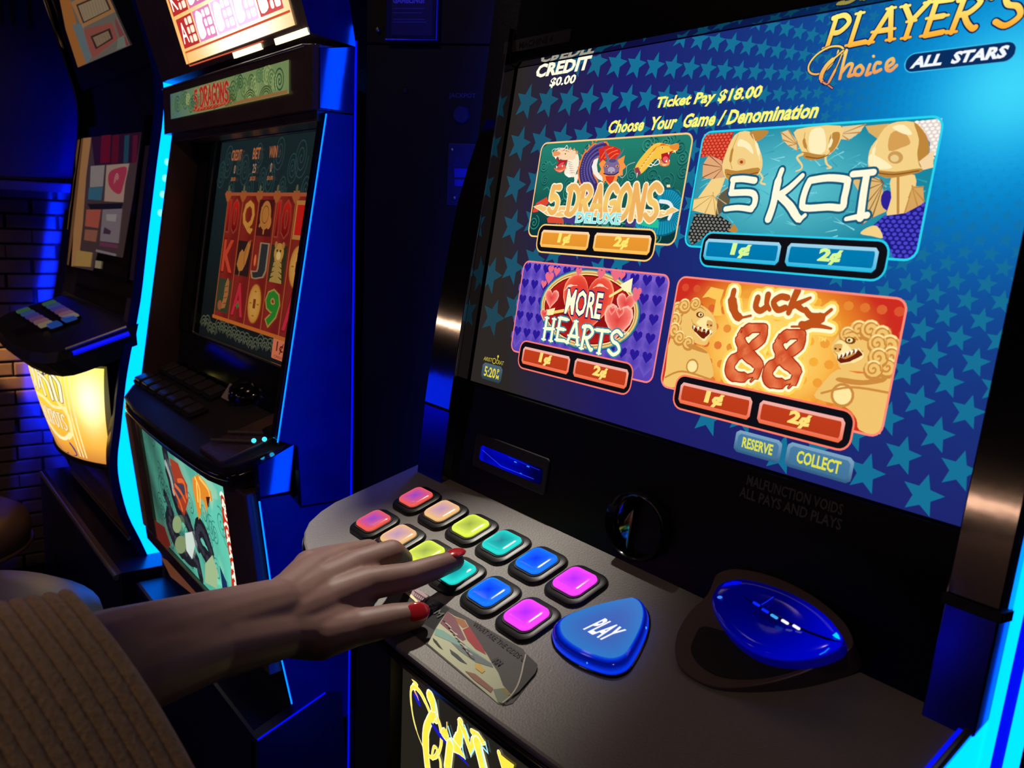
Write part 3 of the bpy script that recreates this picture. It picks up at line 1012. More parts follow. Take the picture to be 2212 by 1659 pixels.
a.poly(T([(220, 340), (290, 320), (345, 540), (300, 500), (250, 400)]), navy)
a.stroke(T([(250, 300), (290, 380), (310, 440)]), [0.003, 0.0005], lin((230, 160, 100)))
neon([(205, 120), (280, 200), (240, 230)], [0.0005, 0.006])
neon([(400, 1190), (300, 950), (230, 700), (195, 450), (195, 280), (240, 230), (330, 310), (420, 480), (500, 670)], [0.001, 0.0018, 0.0025, 0.0035, 0.004, 0.0035])
neon([(480, 370), (530, 500), (560, 690)], [0.010, 0.009])
neon([(445, 1445), (420, 1200), (415, 1000), (430, 850), (500, 690), (560, 660), (620, 780), (650, 950), (640, 1120), (590, 1260), (520, 1290), (465, 1260)], [0.008, 0.009, 0.0085, 0.008, 0.005, 0.004, 0.0035, 0.003, 0.003, 0.003], core=gold)
neon([(510, 1300), (520, 1200), (545, 1125), (590, 1170), (570, 1250), (520, 1300)], [0.0025, 0.003])
a.stroke(T([(515, 790), (620, 940), (830, 1150), (1060, 1410)]), [0.003, 0.0045, 0.0045, 0.001], navy)
neon([(735, 760), (730, 900), (680, 930), (830, 1090), (900, 1040), (940, 900), (940, 760)], [0.001, 0.007, 0.005, 0.008, 0.010, 0.008, 0.007])
neon([(830, 1100), (930, 1190), (1010, 1300)], [0.010, 0.001], sm=False)
neon([(905, 725), (1000, 900), (1090, 1180), (1130, 1040), (1180, 1010), (1300, 1080)], [0.002, 0.006, 0.006, 0.006, 0.008, 0.002], sm=False)
neon([(1110, 890), (1210, 990), (1290, 1040)], [0.004, 0.008, 0.002], sm=False)
neon([(1190, 1060), (1240, 1240), (1290, 1445)], [0.010, 0.010])
neon([(790, 1100), (770, 1280), (750, 1445)], [0.009, 0.009])
neon([(620, 1260), (645, 1345), (650, 1445)], [0.003, 0.003])
neon([(1520, 1210), (1590, 1445)], [0.004, 0.004])
a.poly(T([(1520, 1210), (1640, 1310), (1750, 1390), (1740, 1445), (1580, 1445)]), gold)
for q in ([(765, 820), (840, 1080)], [(1010, 800), (1080, 990)], [(990, 940), (975, 1050), (985, 1170), (1020, 1300)], [(1320, 1050), (1360, 1210), (1260, 1100)], [(1260, 1140), (1330, 1445)], [(1105, 1250), (1160, 1150)], [(575, 440), (590, 690)]):
    a.stroke(T(q), 0.0018, lin((170, 235, 255)))
mk('belly_glass', a, mat('lit_glass_art', (0, 0, 0), 0.2, attr_emit=True, strength=1.15, spec=0.3), m1, label='lit panel with gold flourished lettering under the deck')
# ================================================================ picture on the near machine's display
SU, SVH = 0.474, 0.2965
GU, GV = 0.452, 0.238


def bgcol(u, v):
    r = math.hypot(u - GU, (v - GV) * 1.15)
    glow = math.exp(-(r / 0.085) ** 2)
    glow2 = math.exp(-(r / 0.20) ** 2)
    c = mixc(lin((32, 24, 98)), lin((0, 80, 165)), glow2 * 0.85)
    c = mixc(c, lin((0, 165, 235)), glow)
    c = mixc(c, lin((70, 225, 255)), math.exp(-(r / 0.035) ** 2) * 0.8)
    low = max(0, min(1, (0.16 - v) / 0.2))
    left = max(0, min(1, (0.135 + 0.07 * low - u) / 0.13))  # viewing-angle fade at the left, put into the picture's colours
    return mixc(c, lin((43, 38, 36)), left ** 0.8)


def starcol(u, v):
    r = math.hypot(u - GU, (v - GV) * 1.15)
    c = mixc(lin((22, 112, 150)), bgcol(u, v), math.exp(-(r / 0.10) ** 4))
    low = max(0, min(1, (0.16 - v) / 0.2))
    left = max(0, min(1, (0.15 + 0.07 * low - u) / 0.16))  # stars carry the same viewing-angle fade in their colour
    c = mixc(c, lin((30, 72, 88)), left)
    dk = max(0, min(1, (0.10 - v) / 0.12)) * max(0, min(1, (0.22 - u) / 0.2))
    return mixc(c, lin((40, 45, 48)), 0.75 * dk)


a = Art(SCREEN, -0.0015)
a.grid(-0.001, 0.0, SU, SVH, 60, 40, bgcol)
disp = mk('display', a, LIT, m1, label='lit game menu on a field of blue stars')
a = Art(SCREEN, -0.0014, step=0.0)
k = 0
r = 0.030
while r < 0.50:
    r *= 1.088
    k += 1
    # rings straight below the glow: hexagonal pattern
    for j in range(-4, 9):
        an = math.radians(-90) + (j + 0.5 * (k % 2)) * 0.158 - 0.02
        if an < math.radians(-134):
            continue
        u, v = GU + r * math.cos(an), GV + r * math.sin(an)
        if -0.004 < u < SU + 0.004 and 0.002 < v < SVH and an < math.radians(-15):
            a.poly([(min(SU, x), max(0.0003, min(SVH - 0.0003, y))) for x, y in star(u, v, 0.0560 * r, 0.1)], starcol(u, v))
r = 0.030
k = 0
while r < 0.52:
    r *= 1.077
    k += 1
    for j in range(-8, 14):
        an = math.radians(136) + j * 0.0885 + 0.5 * 0.0885 * ((k // 2) % 2 if r < .12 else 0)
        if an > math.radians(226) or an < math.radians(100):
            continue
        u, v = GU + r * math.cos(an), GV + r * math.sin(an)
        if 0.0 < u < SU and 0.002 < v < SVH + 0.003:
            a.poly([(max(-.0005, min(SU, x)), max(0.0003, min(SVH - 0.0003, y))) for x, y in star(u, v, 0.0395 * r, 0.25)], starcol(u, v))
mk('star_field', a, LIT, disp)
# lettering
YEL, CRM = lin((255, 248, 120)), lin((255, 253, 225))
for s_, u0, v0, u1, v1, c_, bo, sh in (('CREDIT', 0.027, 0.2845, 0.1025, 0.2965, CRM, 0.045, 0.22), ('$0.00', 0.050, 0.2735, 0.0865, 0.2825, CRM, 0.035, 0.2),
                                      ('Ticket Pay $18.00', 0.185, 0.2435, 0.2865, 0.2545, YEL, 0.036, 0.25), ('Choose  Your  Game / Denomination', 0.136, 0.2290, 0.3345, 0.2395, YEL, 0.036, 0.25)):
    a = Art(SCREEN, -0.0010)
    a.text(s_, u0, v0, u1, v1, c_, bo, sh)
    mk('menu_lettering', a, LIT, disp)


def goldc(u, v):
    return mixc(lin((255, 170, 40)), lin((255, 240, 120)), (v - 0.270) / 0.018)


a = Art(SCREEN, -0.0010)
NVY = lin((10, 30, 90))
a.word("PLAYER'S", 0.3275, 0.2705, 0.4475, 0.2895, 0.0032, goldc, serif=0.0030, slant=0.16, gap=0.12, rise=lambda t: ((0.003 - 0.002 * t), 1.0 if t < 0.85 else 1.1), outline=0.0018, oc=NVY)
T = lambda pts: SCREEN.tr(pts, 1500, 0, 2.765)


def choc(u, v):
    return mixc(lin((235, 130, 80)), lin((255, 215, 100)), (v - 0.248) / 0.02)


for st_, wd in (([(880, 325), (890, 300), (865, 275), (800, 280), (725, 325), (680, 385), (685, 430), (735, 440), (800, 400), (845, 330), (855, 300)], [0.0012, 0.0012]),
                ([(885, 300), (845, 335), (790, 385), (757, 440), (755, 480), (785, 500), (820, 525)], [0.0012, 0.0030, 0.0030, 0.0020, 0.0008]),
                ([(878, 320), (850, 390), (815, 460), (790, 500), (765, 490)], [0.0008, 0.0018, 0.0010])):
    a.stroke(smooth(T(st_), 5), [x + 0.0011 for x in wd], NVY)
    a.stroke(smooth(T(st_), 5), wd, choc)
for st_ in ([(905, 300), (885, 380), (865, 468)], [(878, 430), (915, 385), (940, 385), (925, 430), (918, 452), (945, 445)],
            [(985, 390), (960, 410), (955, 440), (985, 445), (1005, 415), (990, 390)], [(1045, 385), (1030, 425), (1025, 445), (1050, 435)],
            [(1108, 375), (1085, 375), (1070, 405), (1075, 430), (1110, 415)], [(1150, 400), (1185, 375), (1180, 350), (1150, 370), (1145, 410), (1170, 420), (1205, 390)]):
    a.stroke(smooth(T(st_), 5), 0.0021, choc)
a.poly(T(ell(1068, 335, 9, 9, 10)), choc)
badge = rrect(0.3865, 0.2515, 0.4490, 0.2625, 0.0055)
a.poly(badge, lin((10, 45, 95)))
a.stroke(badge, 0.0006, lin((60, 190, 235)), closed=True)
a.text('ALL  STARS', 0.3900, 0.2537, 0.4455, 0.2605, lin((245, 250, 255)), 0.045, 0.25)
mk('title_lettering', a, LIT, disp, label="gold PLAYER'S Choice title with ALL STARS badge")


# ---- tiles
def tile(u0, v0, u1, v1, line, bg, label, draw):
    a = Art(SCREEN, -0.0011, step=0.000004)
    a.grid(u0, v0, u1, v1, 36, 20, bg, 0.0065)
    a.clip = (u0 + .0003, v0 + .0003, u1 - .0003, v1 - .0003)
    draw(a)
    a.clip = None
    a.n += 0.00005
    a.frame_line(u0, v0, u1, v1, 0.007, 0.0014, line)
    return mk('game_tile', a, LIT, disp, label=label)


def buttons(pu0, pv0, pu1, pv1, b1, b2, line, face, edge, txt):
    a = Art(SCREEN, 0.0012)
    o = rrect(pu0, pv0, pu1, pv1, 0.008)
    a.poly(o, lin((16, 15, 22)))
    a.stroke(o, 0.0013, line, closed=True)
    mk('price_panel', a, LIT, disp)
    for (x0, y0, x1, y1), s_ in ((b1, '1\u00a2'), (b2, '2\u00a2')):
        a = Art(SCREEN, 0.0015)
        a.grid(x0, y0, x1, y1, 8, 6, lambda u, v: mixc(edge, mixc(edge, (1, 1, 1), 0.35), (v - y0) / (y1 - y0)), 0.0022)
        a.grid(x0 + .0022, y0 + .0026, x1 - .0022, y1 - .0022, 8, 6, lambda u, v: mixc(mixc(face, (0, 0, 0), .12), face, (v - y0) / (y1 - y0)), 0.0006)
        cx = (x0 + x1) / 2
        a.text(s_, cx - 0.0088, y0 + 0.0028, cx + 0.0088, y1 - 0.0020, txt, 0.055, 0.12)
        mk('price_button', a, LIT, disp)


# 5 dragons
T = lambda pts: SCREEN.tr(pts, 1130, 270, 5.351)


def dragons(a):
    rnd = random.Random(3)
    for i in range(44):
        u, v = rnd.uniform(0.058, 0.228), rnd.uniform(0.146, 0.221)
        r_ = rnd.uniform(0.005, 0.010)
        f_ = rnd.choice((1, -1))
        a.spiral(u, v - .0006, r_, 2.2, 0.0014, lin((14, 66, 68)), 0.9, f_)
        a.spiral(u, v, r_, 2.2, 0.0010, lin(rnd.choice(((62, 150, 130), (48, 132, 118), (40, 118, 110)))), 0.9, f_)
    for i in range(16):
        u, v = rnd.uniform(0.058, 0.215), rnd.uniform(0.150, 0.220)
        a.stroke(smooth([(u, v), (u + .005, v + .002), (u + .009, v - .001), (u + .014, v + .001)], 4), 0.0009, lin((58, 145, 128)))
    # teal serpent, right
    tl = smooth(T([(1600, 830), (1700, 830), (1780, 920), (1790, 1030), (1730, 1140), (1600, 1190), (1450, 1170), (1340, 1120)]), 5)
    a.stroke(tl, 0.0125, lin((15, 95, 130)))
    a.stroke(tl, 0.0100, lin((25, 150, 180)))
    for i in range(0, len(tl) - 1, 1):
        p, q2 = tl[i], tl[i + 1]
        a.stroke([((p[0] - (q2[1] - p[1]) * 2.2), p[1] + (q2[0] - p[0]) * 2.2), ((p[0] + (q2[1] - p[1]) * 2.2), p[1] - (q2[0] - p[0]) * 2.2)], 0.0005, lin((10, 80, 120)))
    a.stroke(smooth(T([(1580, 880), (1680, 900), (1720, 980), (1680, 1080)]), 5), 0.003, lin((230, 240, 240)))
    a.poly(T([(1310, 1100), (1420, 1080), (1560, 1090), (1560, 1190), (1450, 1180), (1340, 1150)]), lin((40, 190, 150)))
    # purple scaled bodies low down
    for pts in ([(450, 1070), (600, 1060), (590, 1150), (480, 1130)], [(1170, 1100), (1300, 1095), (1290, 1175), (1180, 1165)]):
        a.poly(T(pts), lin((70, 55, 130)))
    a.poly(T([(105, 990), (150, 900), (270, 830), (290, 900), (250, 940), (160, 950), (170, 1000), (110, 1010)]), lin((225, 70, 50)))
    a.poly(T([(270, 1080), (320, 1040), (440, 1050), (470, 1140), (280, 1130)]), lin((215, 75, 55)))
    # left pale head
    for k_ in range(9):
        x, y = 585 + 7 * k_, 300 + 34 * k_
        a.poly(T([(x - 10, y - 14), (x + 42 - 2 * k_, y - 2), (x - 6, y + 18)]), lin((228, 140, 90)), up=(k_ == 0))
    a.poly(round_off(T([(470, 560), (495, 470), (510, 400), (500, 330), (560, 285), (630, 340), (640, 450), (612, 540), (585, 600), (530, 590)])), lin((250, 238, 215)))
    a.poly(T([(585, 590), (620, 560), (645, 500), (690, 460), (700, 480), (640, 590), (598, 712), (568, 692), (588, 640)]), lin((248, 240, 225)))
    for k_ in range(6):
        a.stroke(T([(515 + 6 * k_, 420 + 26 * k_), (560 + 7 * k_, 432 + 24 * k_)]), [0.0008, 0.0003], lin((205, 180, 150)), up=(k_ == 0))
    a.poly(T([(478, 575), (520, 560), (560, 600), (520, 605)]), lin((255, 255, 245)))
    a.poly(round_off(T([(335, 325), (380, 298), (450, 268), (530, 285), (600, 320), (590, 390), (520, 402), (440, 398), (395, 366), (345, 362)])), lin((252, 214, 175)))
    a.poly(round_off(T([(333, 322), (375, 300), (425, 318), (415, 345), (352, 358)])), lin((240, 150, 90)))
    a.stroke(smooth(T([(440, 300), (480, 290), (530, 310)]), 4), [0.0004, 0.0012, 0.0004], lin((225, 120, 80)))
    for q in ([(560, 300), (590, 262), (600, 300)], [(590, 320), (632, 300), (620, 345)], [(520, 285), (545, 250), (558, 288)]):
        a.poly(T(q), lin((240, 160, 110)))
    a.poly(T([(365, 366), (440, 406), (515, 402), (480, 450), (430, 505), (375, 470), (405, 430)]), lin((180, 30, 42)))
    a.poly(round_off(T([(395, 480), (430, 440), (470, 430), (450, 470), (420, 495)])), lin((232, 90, 90)))
    a.poly(round_off(T([(352, 495), (420, 502), (470, 455), (492, 500), (430, 548), (380, 532)])), lin((232, 98, 70)))
    a.stroke(smooth(T([(372, 520), (430, 532), (480, 500)]), 4), [0.0004, 0.0012, 0.0004], lin((255, 180, 150)))
    for q in ([(376, 468), (396, 484), (380, 502)], [(352, 358), (372, 394), (388, 366)], [(405, 380), (415, 402), (425, 392)], [(440, 470), (450, 486), (458, 462)]):
        a.poly(T(q), lin((255, 255, 240)))
    a.poly(T(ell(487, 332, 15, 10, 10)), lin((250, 230, 120)))
    a.poly(T(ell(484, 332, 7, 8, 8)), lin((50, 25, 20)))
    a.stroke(smooth(T([(360, 300), (400, 268), (470, 268), (500, 235), (512, 270), (470, 300)]), 5), 0.0006, lin((240, 240, 230)))
    a.stroke(smooth(T([(345, 340), (330, 300), (360, 275), (420, 285)]), 5), 0.0005, lin((240, 240, 230)))
    # centre: purple serpent with red mane
    body = smooth(T([(790, 730), (735, 620), (720, 500), (760, 380), (840, 300), (930, 270)]), 6)
    a.stroke(body, [0.0175, 0.019, 0.018, 0.015, 0.012], lin((240, 130, 60)))
    for i in range(0, len(body) - 2, 2):
        p, q2 = body[i], body[i + 1]
        dx, dy = (q2[0] - p[0]), (q2[1] - p[1])
        L = math.hypot(dx, dy)
        nx, ny = -dy / L, dx / L
        a.poly([(p[0] + nx * 0.008, p[1] + ny * .008), (p[0] + nx * 0.0112 + dx, p[1] + ny * 0.0112 + dy), (p[0] + nx * 0.008 + dx * 1.6, p[1] + ny * .008 + dy * 1.6)], lin((240, 130, 60)))
    a.stroke(body, [0.0145, 0.0155, 0.0145, 0.012, 0.009], lin((58, 48, 105)))
    for i in range(1, len(body) - 1):
        for s_ in (-1, -0.33, 0.33, 1):
            p, q2 = body[i], body[i + 1]
            dx, dy = (q2[0] - p[0]), (q2[1] - p[1])
            L = math.hypot(dx, dy)
            x, y = p[0] - dy / L * s_ * 0.005, p[1] + dx / L * s_ * 0.005
            a.poly(ell(x, y, 0.0011, 0.0008, 6), lin((100, 88, 160)), up=(s_ == -1))
    a.poly(T([(930, 660), (860, 620), (810, 560), (790, 480), (820, 400), (870, 380), (850, 460), (860, 540), (910, 590)]), lin((245, 240, 230)))
    a.poly(T([(870, 280), (960, 235), (1060, 250), (1120, 280), (1120, 350), (1080, 400), (960, 390), (890, 460), (880, 370)]), lin((215, 45, 35)))
    for q2 in ([(900, 380), (960, 290), (1040, 260)], [(940, 380), (1010, 320), (1090, 290)], [(1000, 390), (1060, 340), (1100, 330)]):
        a.stroke(smooth(T(q2), 4), 0.0010, lin((250, 110, 60)))
    ruff = T([(875, 450), (920, 400), (960, 430), (1000, 390), (1060, 400), (1110, 390), (1175, 350), (1160, 430), (1190, 480), (1150, 520), (1150, 580), (1090, 590), (1070, 690), (1020, 640), (990, 700), (950, 640), (920, 690), (915, 600), (875, 560), (900, 510)])
    a.poly(ruff, lin((250, 150, 70)))
    a.poly(T([(950, 590), (1060, 590), (1040, 640), (1000, 680), (960, 640)]), lin((225, 60, 35)))
    a.poly(T([(925, 480), (970, 410), (1040, 385), (1090, 410), (1115, 470), (1105, 550), (1060, 580), (980, 585), (935, 550)]), lin((125, 105, 150)))
    a.poly(T(ell(1030, 412, 45, 22, 12)), lin((85, 75, 125)))
    a.poly(T(ell(1018, 520, 42, 36, 14)), lin((180, 165, 190)))
    for x in (960, 1088):
        a.poly(T(ell(x, 475, 22, 13, 10)), lin((245, 160, 60)))
        a.poly(T(ell(x, 477, 9, 9, 8)), lin((30, 20, 30)))
    for x in (1000, 1038):
        a.poly(T(ell(x, 545, 8, 6, 8)), lin((50, 35, 60)))
    a.stroke(T([(930, 560), (985, 575), (1050, 575), (1100, 545)]), 0.0010, lin((60, 40, 70)))
    a.stroke(T([(985, 400), (955, 330), (945, 280)]), [0.0028, 0.0005], lin((120, 110, 130)))
    a.stroke(T([(1085, 390), (1130, 330), (1165, 270)]), [0.0028, 0.0005], lin((120, 110, 130)))
    a.stroke(smooth(T([(1100, 560), (1140, 610), (1190, 560), (1200, 470), (1290, 430)]), 4), 0.0005, lin((190, 185, 200)))
    # right yellow head
    for k_ in range(10):
        x, y = 1300 + 24 * k_, 520 - 31 * k_
        a.poly(T([(x - 26, y - 20 - 2 * k_), (x + 20, y - 12), (x + 8, y + 34)]), lin((235, 120, 45)), up=(k_ == 0))
    a.poly(round_off(T([(1300, 560), (1290, 500), (1330, 420), (1400, 330), (1480, 245), (1560, 205), (1640, 215), (1710, 228), (1790, 210), (1797, 270), (1740, 318), (1625, 332), (1590, 400), (1530, 392), (1495, 425), (1430, 500), (1360, 565)])), lin((248, 198, 72)))
    for k_ in range(9):
        a.stroke(T([(1325 + 23 * k_, 545 - 32 * k_), (1385 + 21 * k_, 480 - 30 * k_)]), [0.0018, 0.0003], lin((232, 128, 40)), up=(k_ == 0))
    for k_ in range(7):
        a.stroke(T([(1335 + 25 * k_, 530 - 34 * k_), (1375 + 24 * k_, 500 - 33 * k_)]), [0.0010, 0.0003], lin((255, 235, 140)), up=(k_ == 0))
    a.poly(round_off(T([(1690, 235), (1740, 228), (1792, 210), (1800, 265), (1750, 292), (1700, 270)])), lin((238, 140, 55)))
    a.stroke(smooth(T([(1560, 250), (1610, 225), (1680, 240)]), 4), [0.0005, 0.0016, 0.0005], lin((225, 110, 40)))
    a.poly(T([(1595, 335), (1740, 296), (1690, 352), (1690, 420), (1640, 450), (1600, 400)]), lin((185, 26, 36)))
    a.poly(round_off(T([(1612, 385), (1650, 360), (1680, 390), (1660, 425), (1630, 425)])), lin((235, 95, 95)))
    a.poly(round_off(T([(1575, 380), (1628, 442), (1690, 418), (1682, 465), (1622, 478), (1570, 452)])), lin((236, 135, 72)))
    a.stroke(smooth(T([(1590, 440), (1630, 462), (1678, 450)]), 4), [0.0004, 0.0012, 0.0004], lin((255, 205, 150)))
    for q in ([(1738, 296), (1766, 330), (1756, 290)], [(1640, 428), (1660, 402), (1668, 428)], [(1670, 318), (1682, 345), (1692, 314)], [(1680, 420), (1690, 395), (1694, 418)]):
        a.poly(T(q), lin((255, 255, 240)))
    a.poly(T(ell(1605, 262, 15, 10, 10)), lin((255, 245, 190)))
    a.poly(T(ell(1608, 262, 7, 8, 8)), lin((70, 30, 20)))
    a.poly(T([(1285, 500), (1330, 486), (1362, 560), (1325, 585), (1296, 550)]), lin((150, 60, 80)))
    a.stroke(T([(1318, 560), (1312, 612)]), [0.0012, 0.0003], lin((235, 235, 235)))
    a.stroke(smooth(T([(1440, 470), (1480, 480), (1510, 450), (1560, 400), (1575, 440), (1520, 465), (1470, 440)]), 5), 0.0007, lin((250, 250, 230)))
    # cloud banner and words
    ban = T([(125, 945), (200, 925), (290, 960), (450, 940), (800, 960), (1200, 970), (1500, 990), (1640, 1000), (1720, 950), (1790, 985), (1690, 1030), (1600, 1060), (1350, 1085), (1150, 1035), (880, 1060), (600, 1035), (430, 1060), (280, 1040), (200, 985)])
    a.stroke(ban, 0.0016, lin((255, 245, 215)), closed=True)
    a.poly(ban, lin((245, 200, 125)))
    for i in range(9):
        x = 230 + 165 * i
        a.stroke(smooth(T([(x, 1010), (x + 50, 985), (x + 100, 1000), (x + 80, 1025), (x + 50, 1015)]), 4), 0.0010, lin((255, 240, 200)))
    u0, v0 = T([(285, 975)])[0]
    u1, v1 = T([(1610, 690)])[0]
    a.word('5 DRAGONS', u0, 0.1625, u1, 0.1855, 0.0054, lambda u, v: mixc(lin((246, 206, 110)), lin((240, 178, 96)), abs((v - 0.174) / 0.012)), gap=0.13, taper=0.8, rise=lambda t: (0.001 - 0.0035 * t, 0.95 + 0.2 * t), outline=0.0026, oc=lin((255, 240, 205)))
    a.text('DELUXE', *T([(600, 1130)])[0], *T([(1140, 1020)])[0], lin((150, 235, 235)), 0.03, 0, 0.03, lin((235, 255, 250)))
    a.poly(T([(1660, 690), (1700, 690), (1700, 720), (1660, 720)]), lin((245, 230, 180)))


tile(0.0545, 0.142, 0.231, 0.2245, lin((255, 205, 130)), lambda u, v: mixc(lin((12, 55, 58)), lin((36, 128, 110)), (v - 0.15) / 0.07), 'tile with dragons on swirling teal', dragons)
buttons(0.0705, 0.1285, 0.2125, 0.1525, (0.0755, 0.133, 0.1385, 0.1480), (0.1445, 0.133, 0.2085, 0.1480), lin((255, 205, 110)), lin((240, 155, 50)), lin((255, 190, 75)), lin((255, 232, 110)))

# koi
TK = lambda pts: SCREEN.tr(pts, 1500, 0, 2.765)


def koi(a):
    T = TK
    rnd = random.Random(5)
    for i in range(150):
        u, v = rnd.uniform(0.245, 0.412), rnd.uniform(0.150, 0.222)
        an = rnd.uniform(-0.7, 0.7)
        a.stroke([(u, v), (u + 0.008 * math.cos(an), v + 0.008 * math.sin(an))], [0.0002, 0.0009], mixc(lin(rnd.choice(((150, 222, 228), (60, 165, 185), (30, 128, 155), (110, 200, 212)))), lin((90, 195, 208)), 0.35))
    G, G2, G3 = lin((245, 210, 135)), lin((190, 135, 60)), lin((255, 240, 190))

    def scales(poly, base, dot, step, rr):
        p = T(poly)
        a.poly(p, base)
        us, vs = [q[0] for q in p], [q[1] for q in p]
        first = True
        y = min(vs)
        j = 0
        while y < max(vs):
            x = min(us) + (step / 2 if j % 2 else 0)
            while x < max(us):
                inside = False
                for i in range(len(p)):
                    (x1, y1), (x2, y2) = p[i - 1], p[i]
                    if (y1 > y) != (y2 > y) and x < (x2 - x1) * (y - y1) / (y2 - y1) + x1:
                        inside = not inside
                if inside:
                    a.poly(ell(x, y, rr, rr * .75, 6), dot, up=first)
                    first = False
                x += step
            y += step * 0.62
            j += 1

    def fan_(poly, tip, base, col, ln):
        p = T(poly)
        a.poly(p, base)
        t = T([tip])[0]
        for q in p:
            a.stroke([t, q], [0.0003, 0.0009], ln)

    scales([(50, 805), (235, 785), (200, 890), (165, 960), (100, 930), (30, 940)], lin((185, 40, 30)), lin((235, 95, 65)), 0.0034, 0.0013)
    scales([(1310, 725), (1478, 705), (1460, 900), (1400, 965), (1405, 850)], lin((225, 210, 205)), lin((255, 250, 240)), 0.0034, 0.0013)
    fan_([(150, 1160), (220, 1105), (205, 1230), (140, 1285), (100, 1270)], (120, 1170), lin((100, 90, 65)), G, lin((195, 175, 130)))
    scales([(0, 1275), (140, 1280), (215, 1330), (230, 1385), (100, 1395), (50, 1420), (-20, 1470), (-40, 1400)], lin((28, 28, 28)), lin((130, 130, 122)), 0.0036, 0.0013)
    a.poly(T([(200, 1380), (235, 1335), (260, 1375), (240, 1390)]), G2)
    fan_([(165, 960), (85, 925), (50, 980), (45, 1060), (110, 1070), (190, 1050)], (170, 1000), lin((225, 170, 120)), G, lin((150, 80, 50)))
    a.poly(T([(100, 1070), (185, 1055), (150, 1150), (90, 1210), (20, 1180)]), G)
    fan_([(-5, 1190), (110, 1150), (135, 1200), (125, 1285), (60, 1275), (-15, 1255)], (110, 1165), G, G, lin((200, 150, 80)))
    a.poly(round_off(T([(240, 805), (330, 785), (375, 860), (405, 960), (385, 1040), (310, 1062), (205, 1078), (165, 1010), (180, 930)])), G)
    a.poly(round_off(T([(330, 785), (440, 780), (400, 830), (360, 840)])), G2)
    a.poly(round_off(T([(270, 830), (330, 860), (350, 920), (300, 880), (255, 870)])), G3)
    a.poly(round_off(T([(180, 1010), (250, 1020), (380, 1000), (375, 1040), (310, 1060), (205, 1078)])), G2)
    a.poly(T(ell(279, 966, 26, 22, 12)), lin((225, 180, 110)))
    a.poly(T(ell(279, 967, 10, 10, 10)), lin((190, 50, 20)))
    a.stroke(smooth(T([(385, 1030), (405, 1060), (395, 1090), (420, 1100)]), 4), 0.0013, G)
    # middle
    fan_([(515, 790), (560, 775), (610, 840), (615, 900), (560, 870), (525, 835)], (610, 860), lin((235, 200, 140)), G, G2)
    fan_([(880, 755), (1020, 742), (985, 790), (920, 835), (870, 830)], (870, 800), lin((235, 205, 150)), G, G2)
    a.poly(round_off(T([(610, 772), (870, 750), (865, 850), (815, 915), (760, 945), (670, 950), (640, 905), (612, 840)])), G)
    a.poly(round_off(T([(700, 775), (770, 770), (780, 900), (700, 920), (680, 850)])), G3)
    a.poly(round_off(T([(815, 800), (865, 790), (860, 850), (815, 912), (800, 870)])), G2)
    a.poly(round_off(T([(640, 905), (760, 925), (815, 905), (760, 948), (670, 952)])), G2)
    for q in ([(645, 920), (612, 940), (640, 985), (635, 1010), (605, 1022)], [(800, 905), (782, 940), (790, 980), (815, 1000), (790, 1005)]):
        a.stroke(smooth(T(q), 4), [0.0018, 0.0008], G)
    # right
    a.poly(T([(1020, 752), (1160, 738), (1180, 770), (1095, 830), (1040, 790)]), lin((220, 175, 100)))
    fan_([(1110, 1070), (960, 1010), (930, 1060), (985, 1150), (1000, 1250), (1000, 1340), (1060, 1300), (1150, 1260)], (1130, 1090), lin((225, 185, 115)), G, lin((130, 85, 45)))
    a.poly(T(ell(1150, 1195, 38, 60, 14)), lin((45, 35, 150)))
    a.poly(round_off(T([(1175, 1060), (1315, 1045), (1310, 1180), (1290, 1260), (1150, 1295), (1175, 1180)])), G)
    a.stroke(T([(1215, 1060), (1215, 1270)]), 0.0016, G2)
    fan_([(1300, 1110), (1365, 1115), (1370, 1200), (1340, 1260), (1255, 1270), (1280, 1180)], (1300, 1120), lin((215, 165, 95)), G, G2)
    scales([(1385, 1205), (1365, 1400), (1335, 1530), (1260, 1555), (1190, 1540), (1150, 1450), (1050, 1360), (1130, 1290), (1260, 1272)], lin((32, 26, 130)), lin((75, 70, 205)), 0.0040, 0.0015)
    a.poly(round_off(T([(990, 1395), (1030, 1360), (1090, 1350), (1125, 1420), (1060, 1410)])), G)
    a.poly(round_off(T([(1165, 740), (1310, 728), (1380, 800), (1402, 880), (1390, 950), (1350, 1020), (1180, 1062), (1110, 1050), (1040, 1005), (1045, 900), (1090, 830)])), G)
    a.poly(round_off(T([(1310, 728), (1380, 800), (1402, 880), (1390, 950), (1350, 1000), (1330, 920), (1340, 830)])), G2)
    a.poly(round_off(T([(1170, 800), (1240, 780), (1290, 850), (1240, 880), (1160, 900)])), lin((215, 160, 85)))
    a.poly(round_off(T([(1180, 760), (1250, 745), (1300, 800), (1250, 800)])), G3)
    a.poly(round_off(T([(1050, 920), (1120, 950), (1180, 1000), (1100, 1010), (1042, 985)])), G3)
    a.poly(round_off(T([(1060, 1015), (1200, 1025), (1350, 1005), (1340, 1030), (1180, 1062), (1110, 1050)])), G2)
    a.poly(T(ell(1200, 940, 46, 38, 14)), lin((205, 155, 85)))
    a.poly(T(ell(1195, 945, 26, 22, 12)), lin((235, 205, 140)))
    a.poly(T([(1340, 965), (1430, 895), (1425, 1000), (1365, 1015)]), lin((245, 215, 165)))
    for q, c_ in (([(262, 800), (230, 880), (215, 960), (225, 1010)], G2), ([(345, 800), (375, 880), (390, 960)], G3), ([(1090, 845), (1070, 900), (1062, 960)], G3), ([(1330, 750), (1375, 830), (1385, 900)], G2), ([(660, 790), (655, 850), (680, 910)], G2), ([(820, 790), (815, 850), (790, 900)], G3)):
        a.stroke(smooth(T(q), 5), [0.0004, 0.0022, 0.0004], c_)
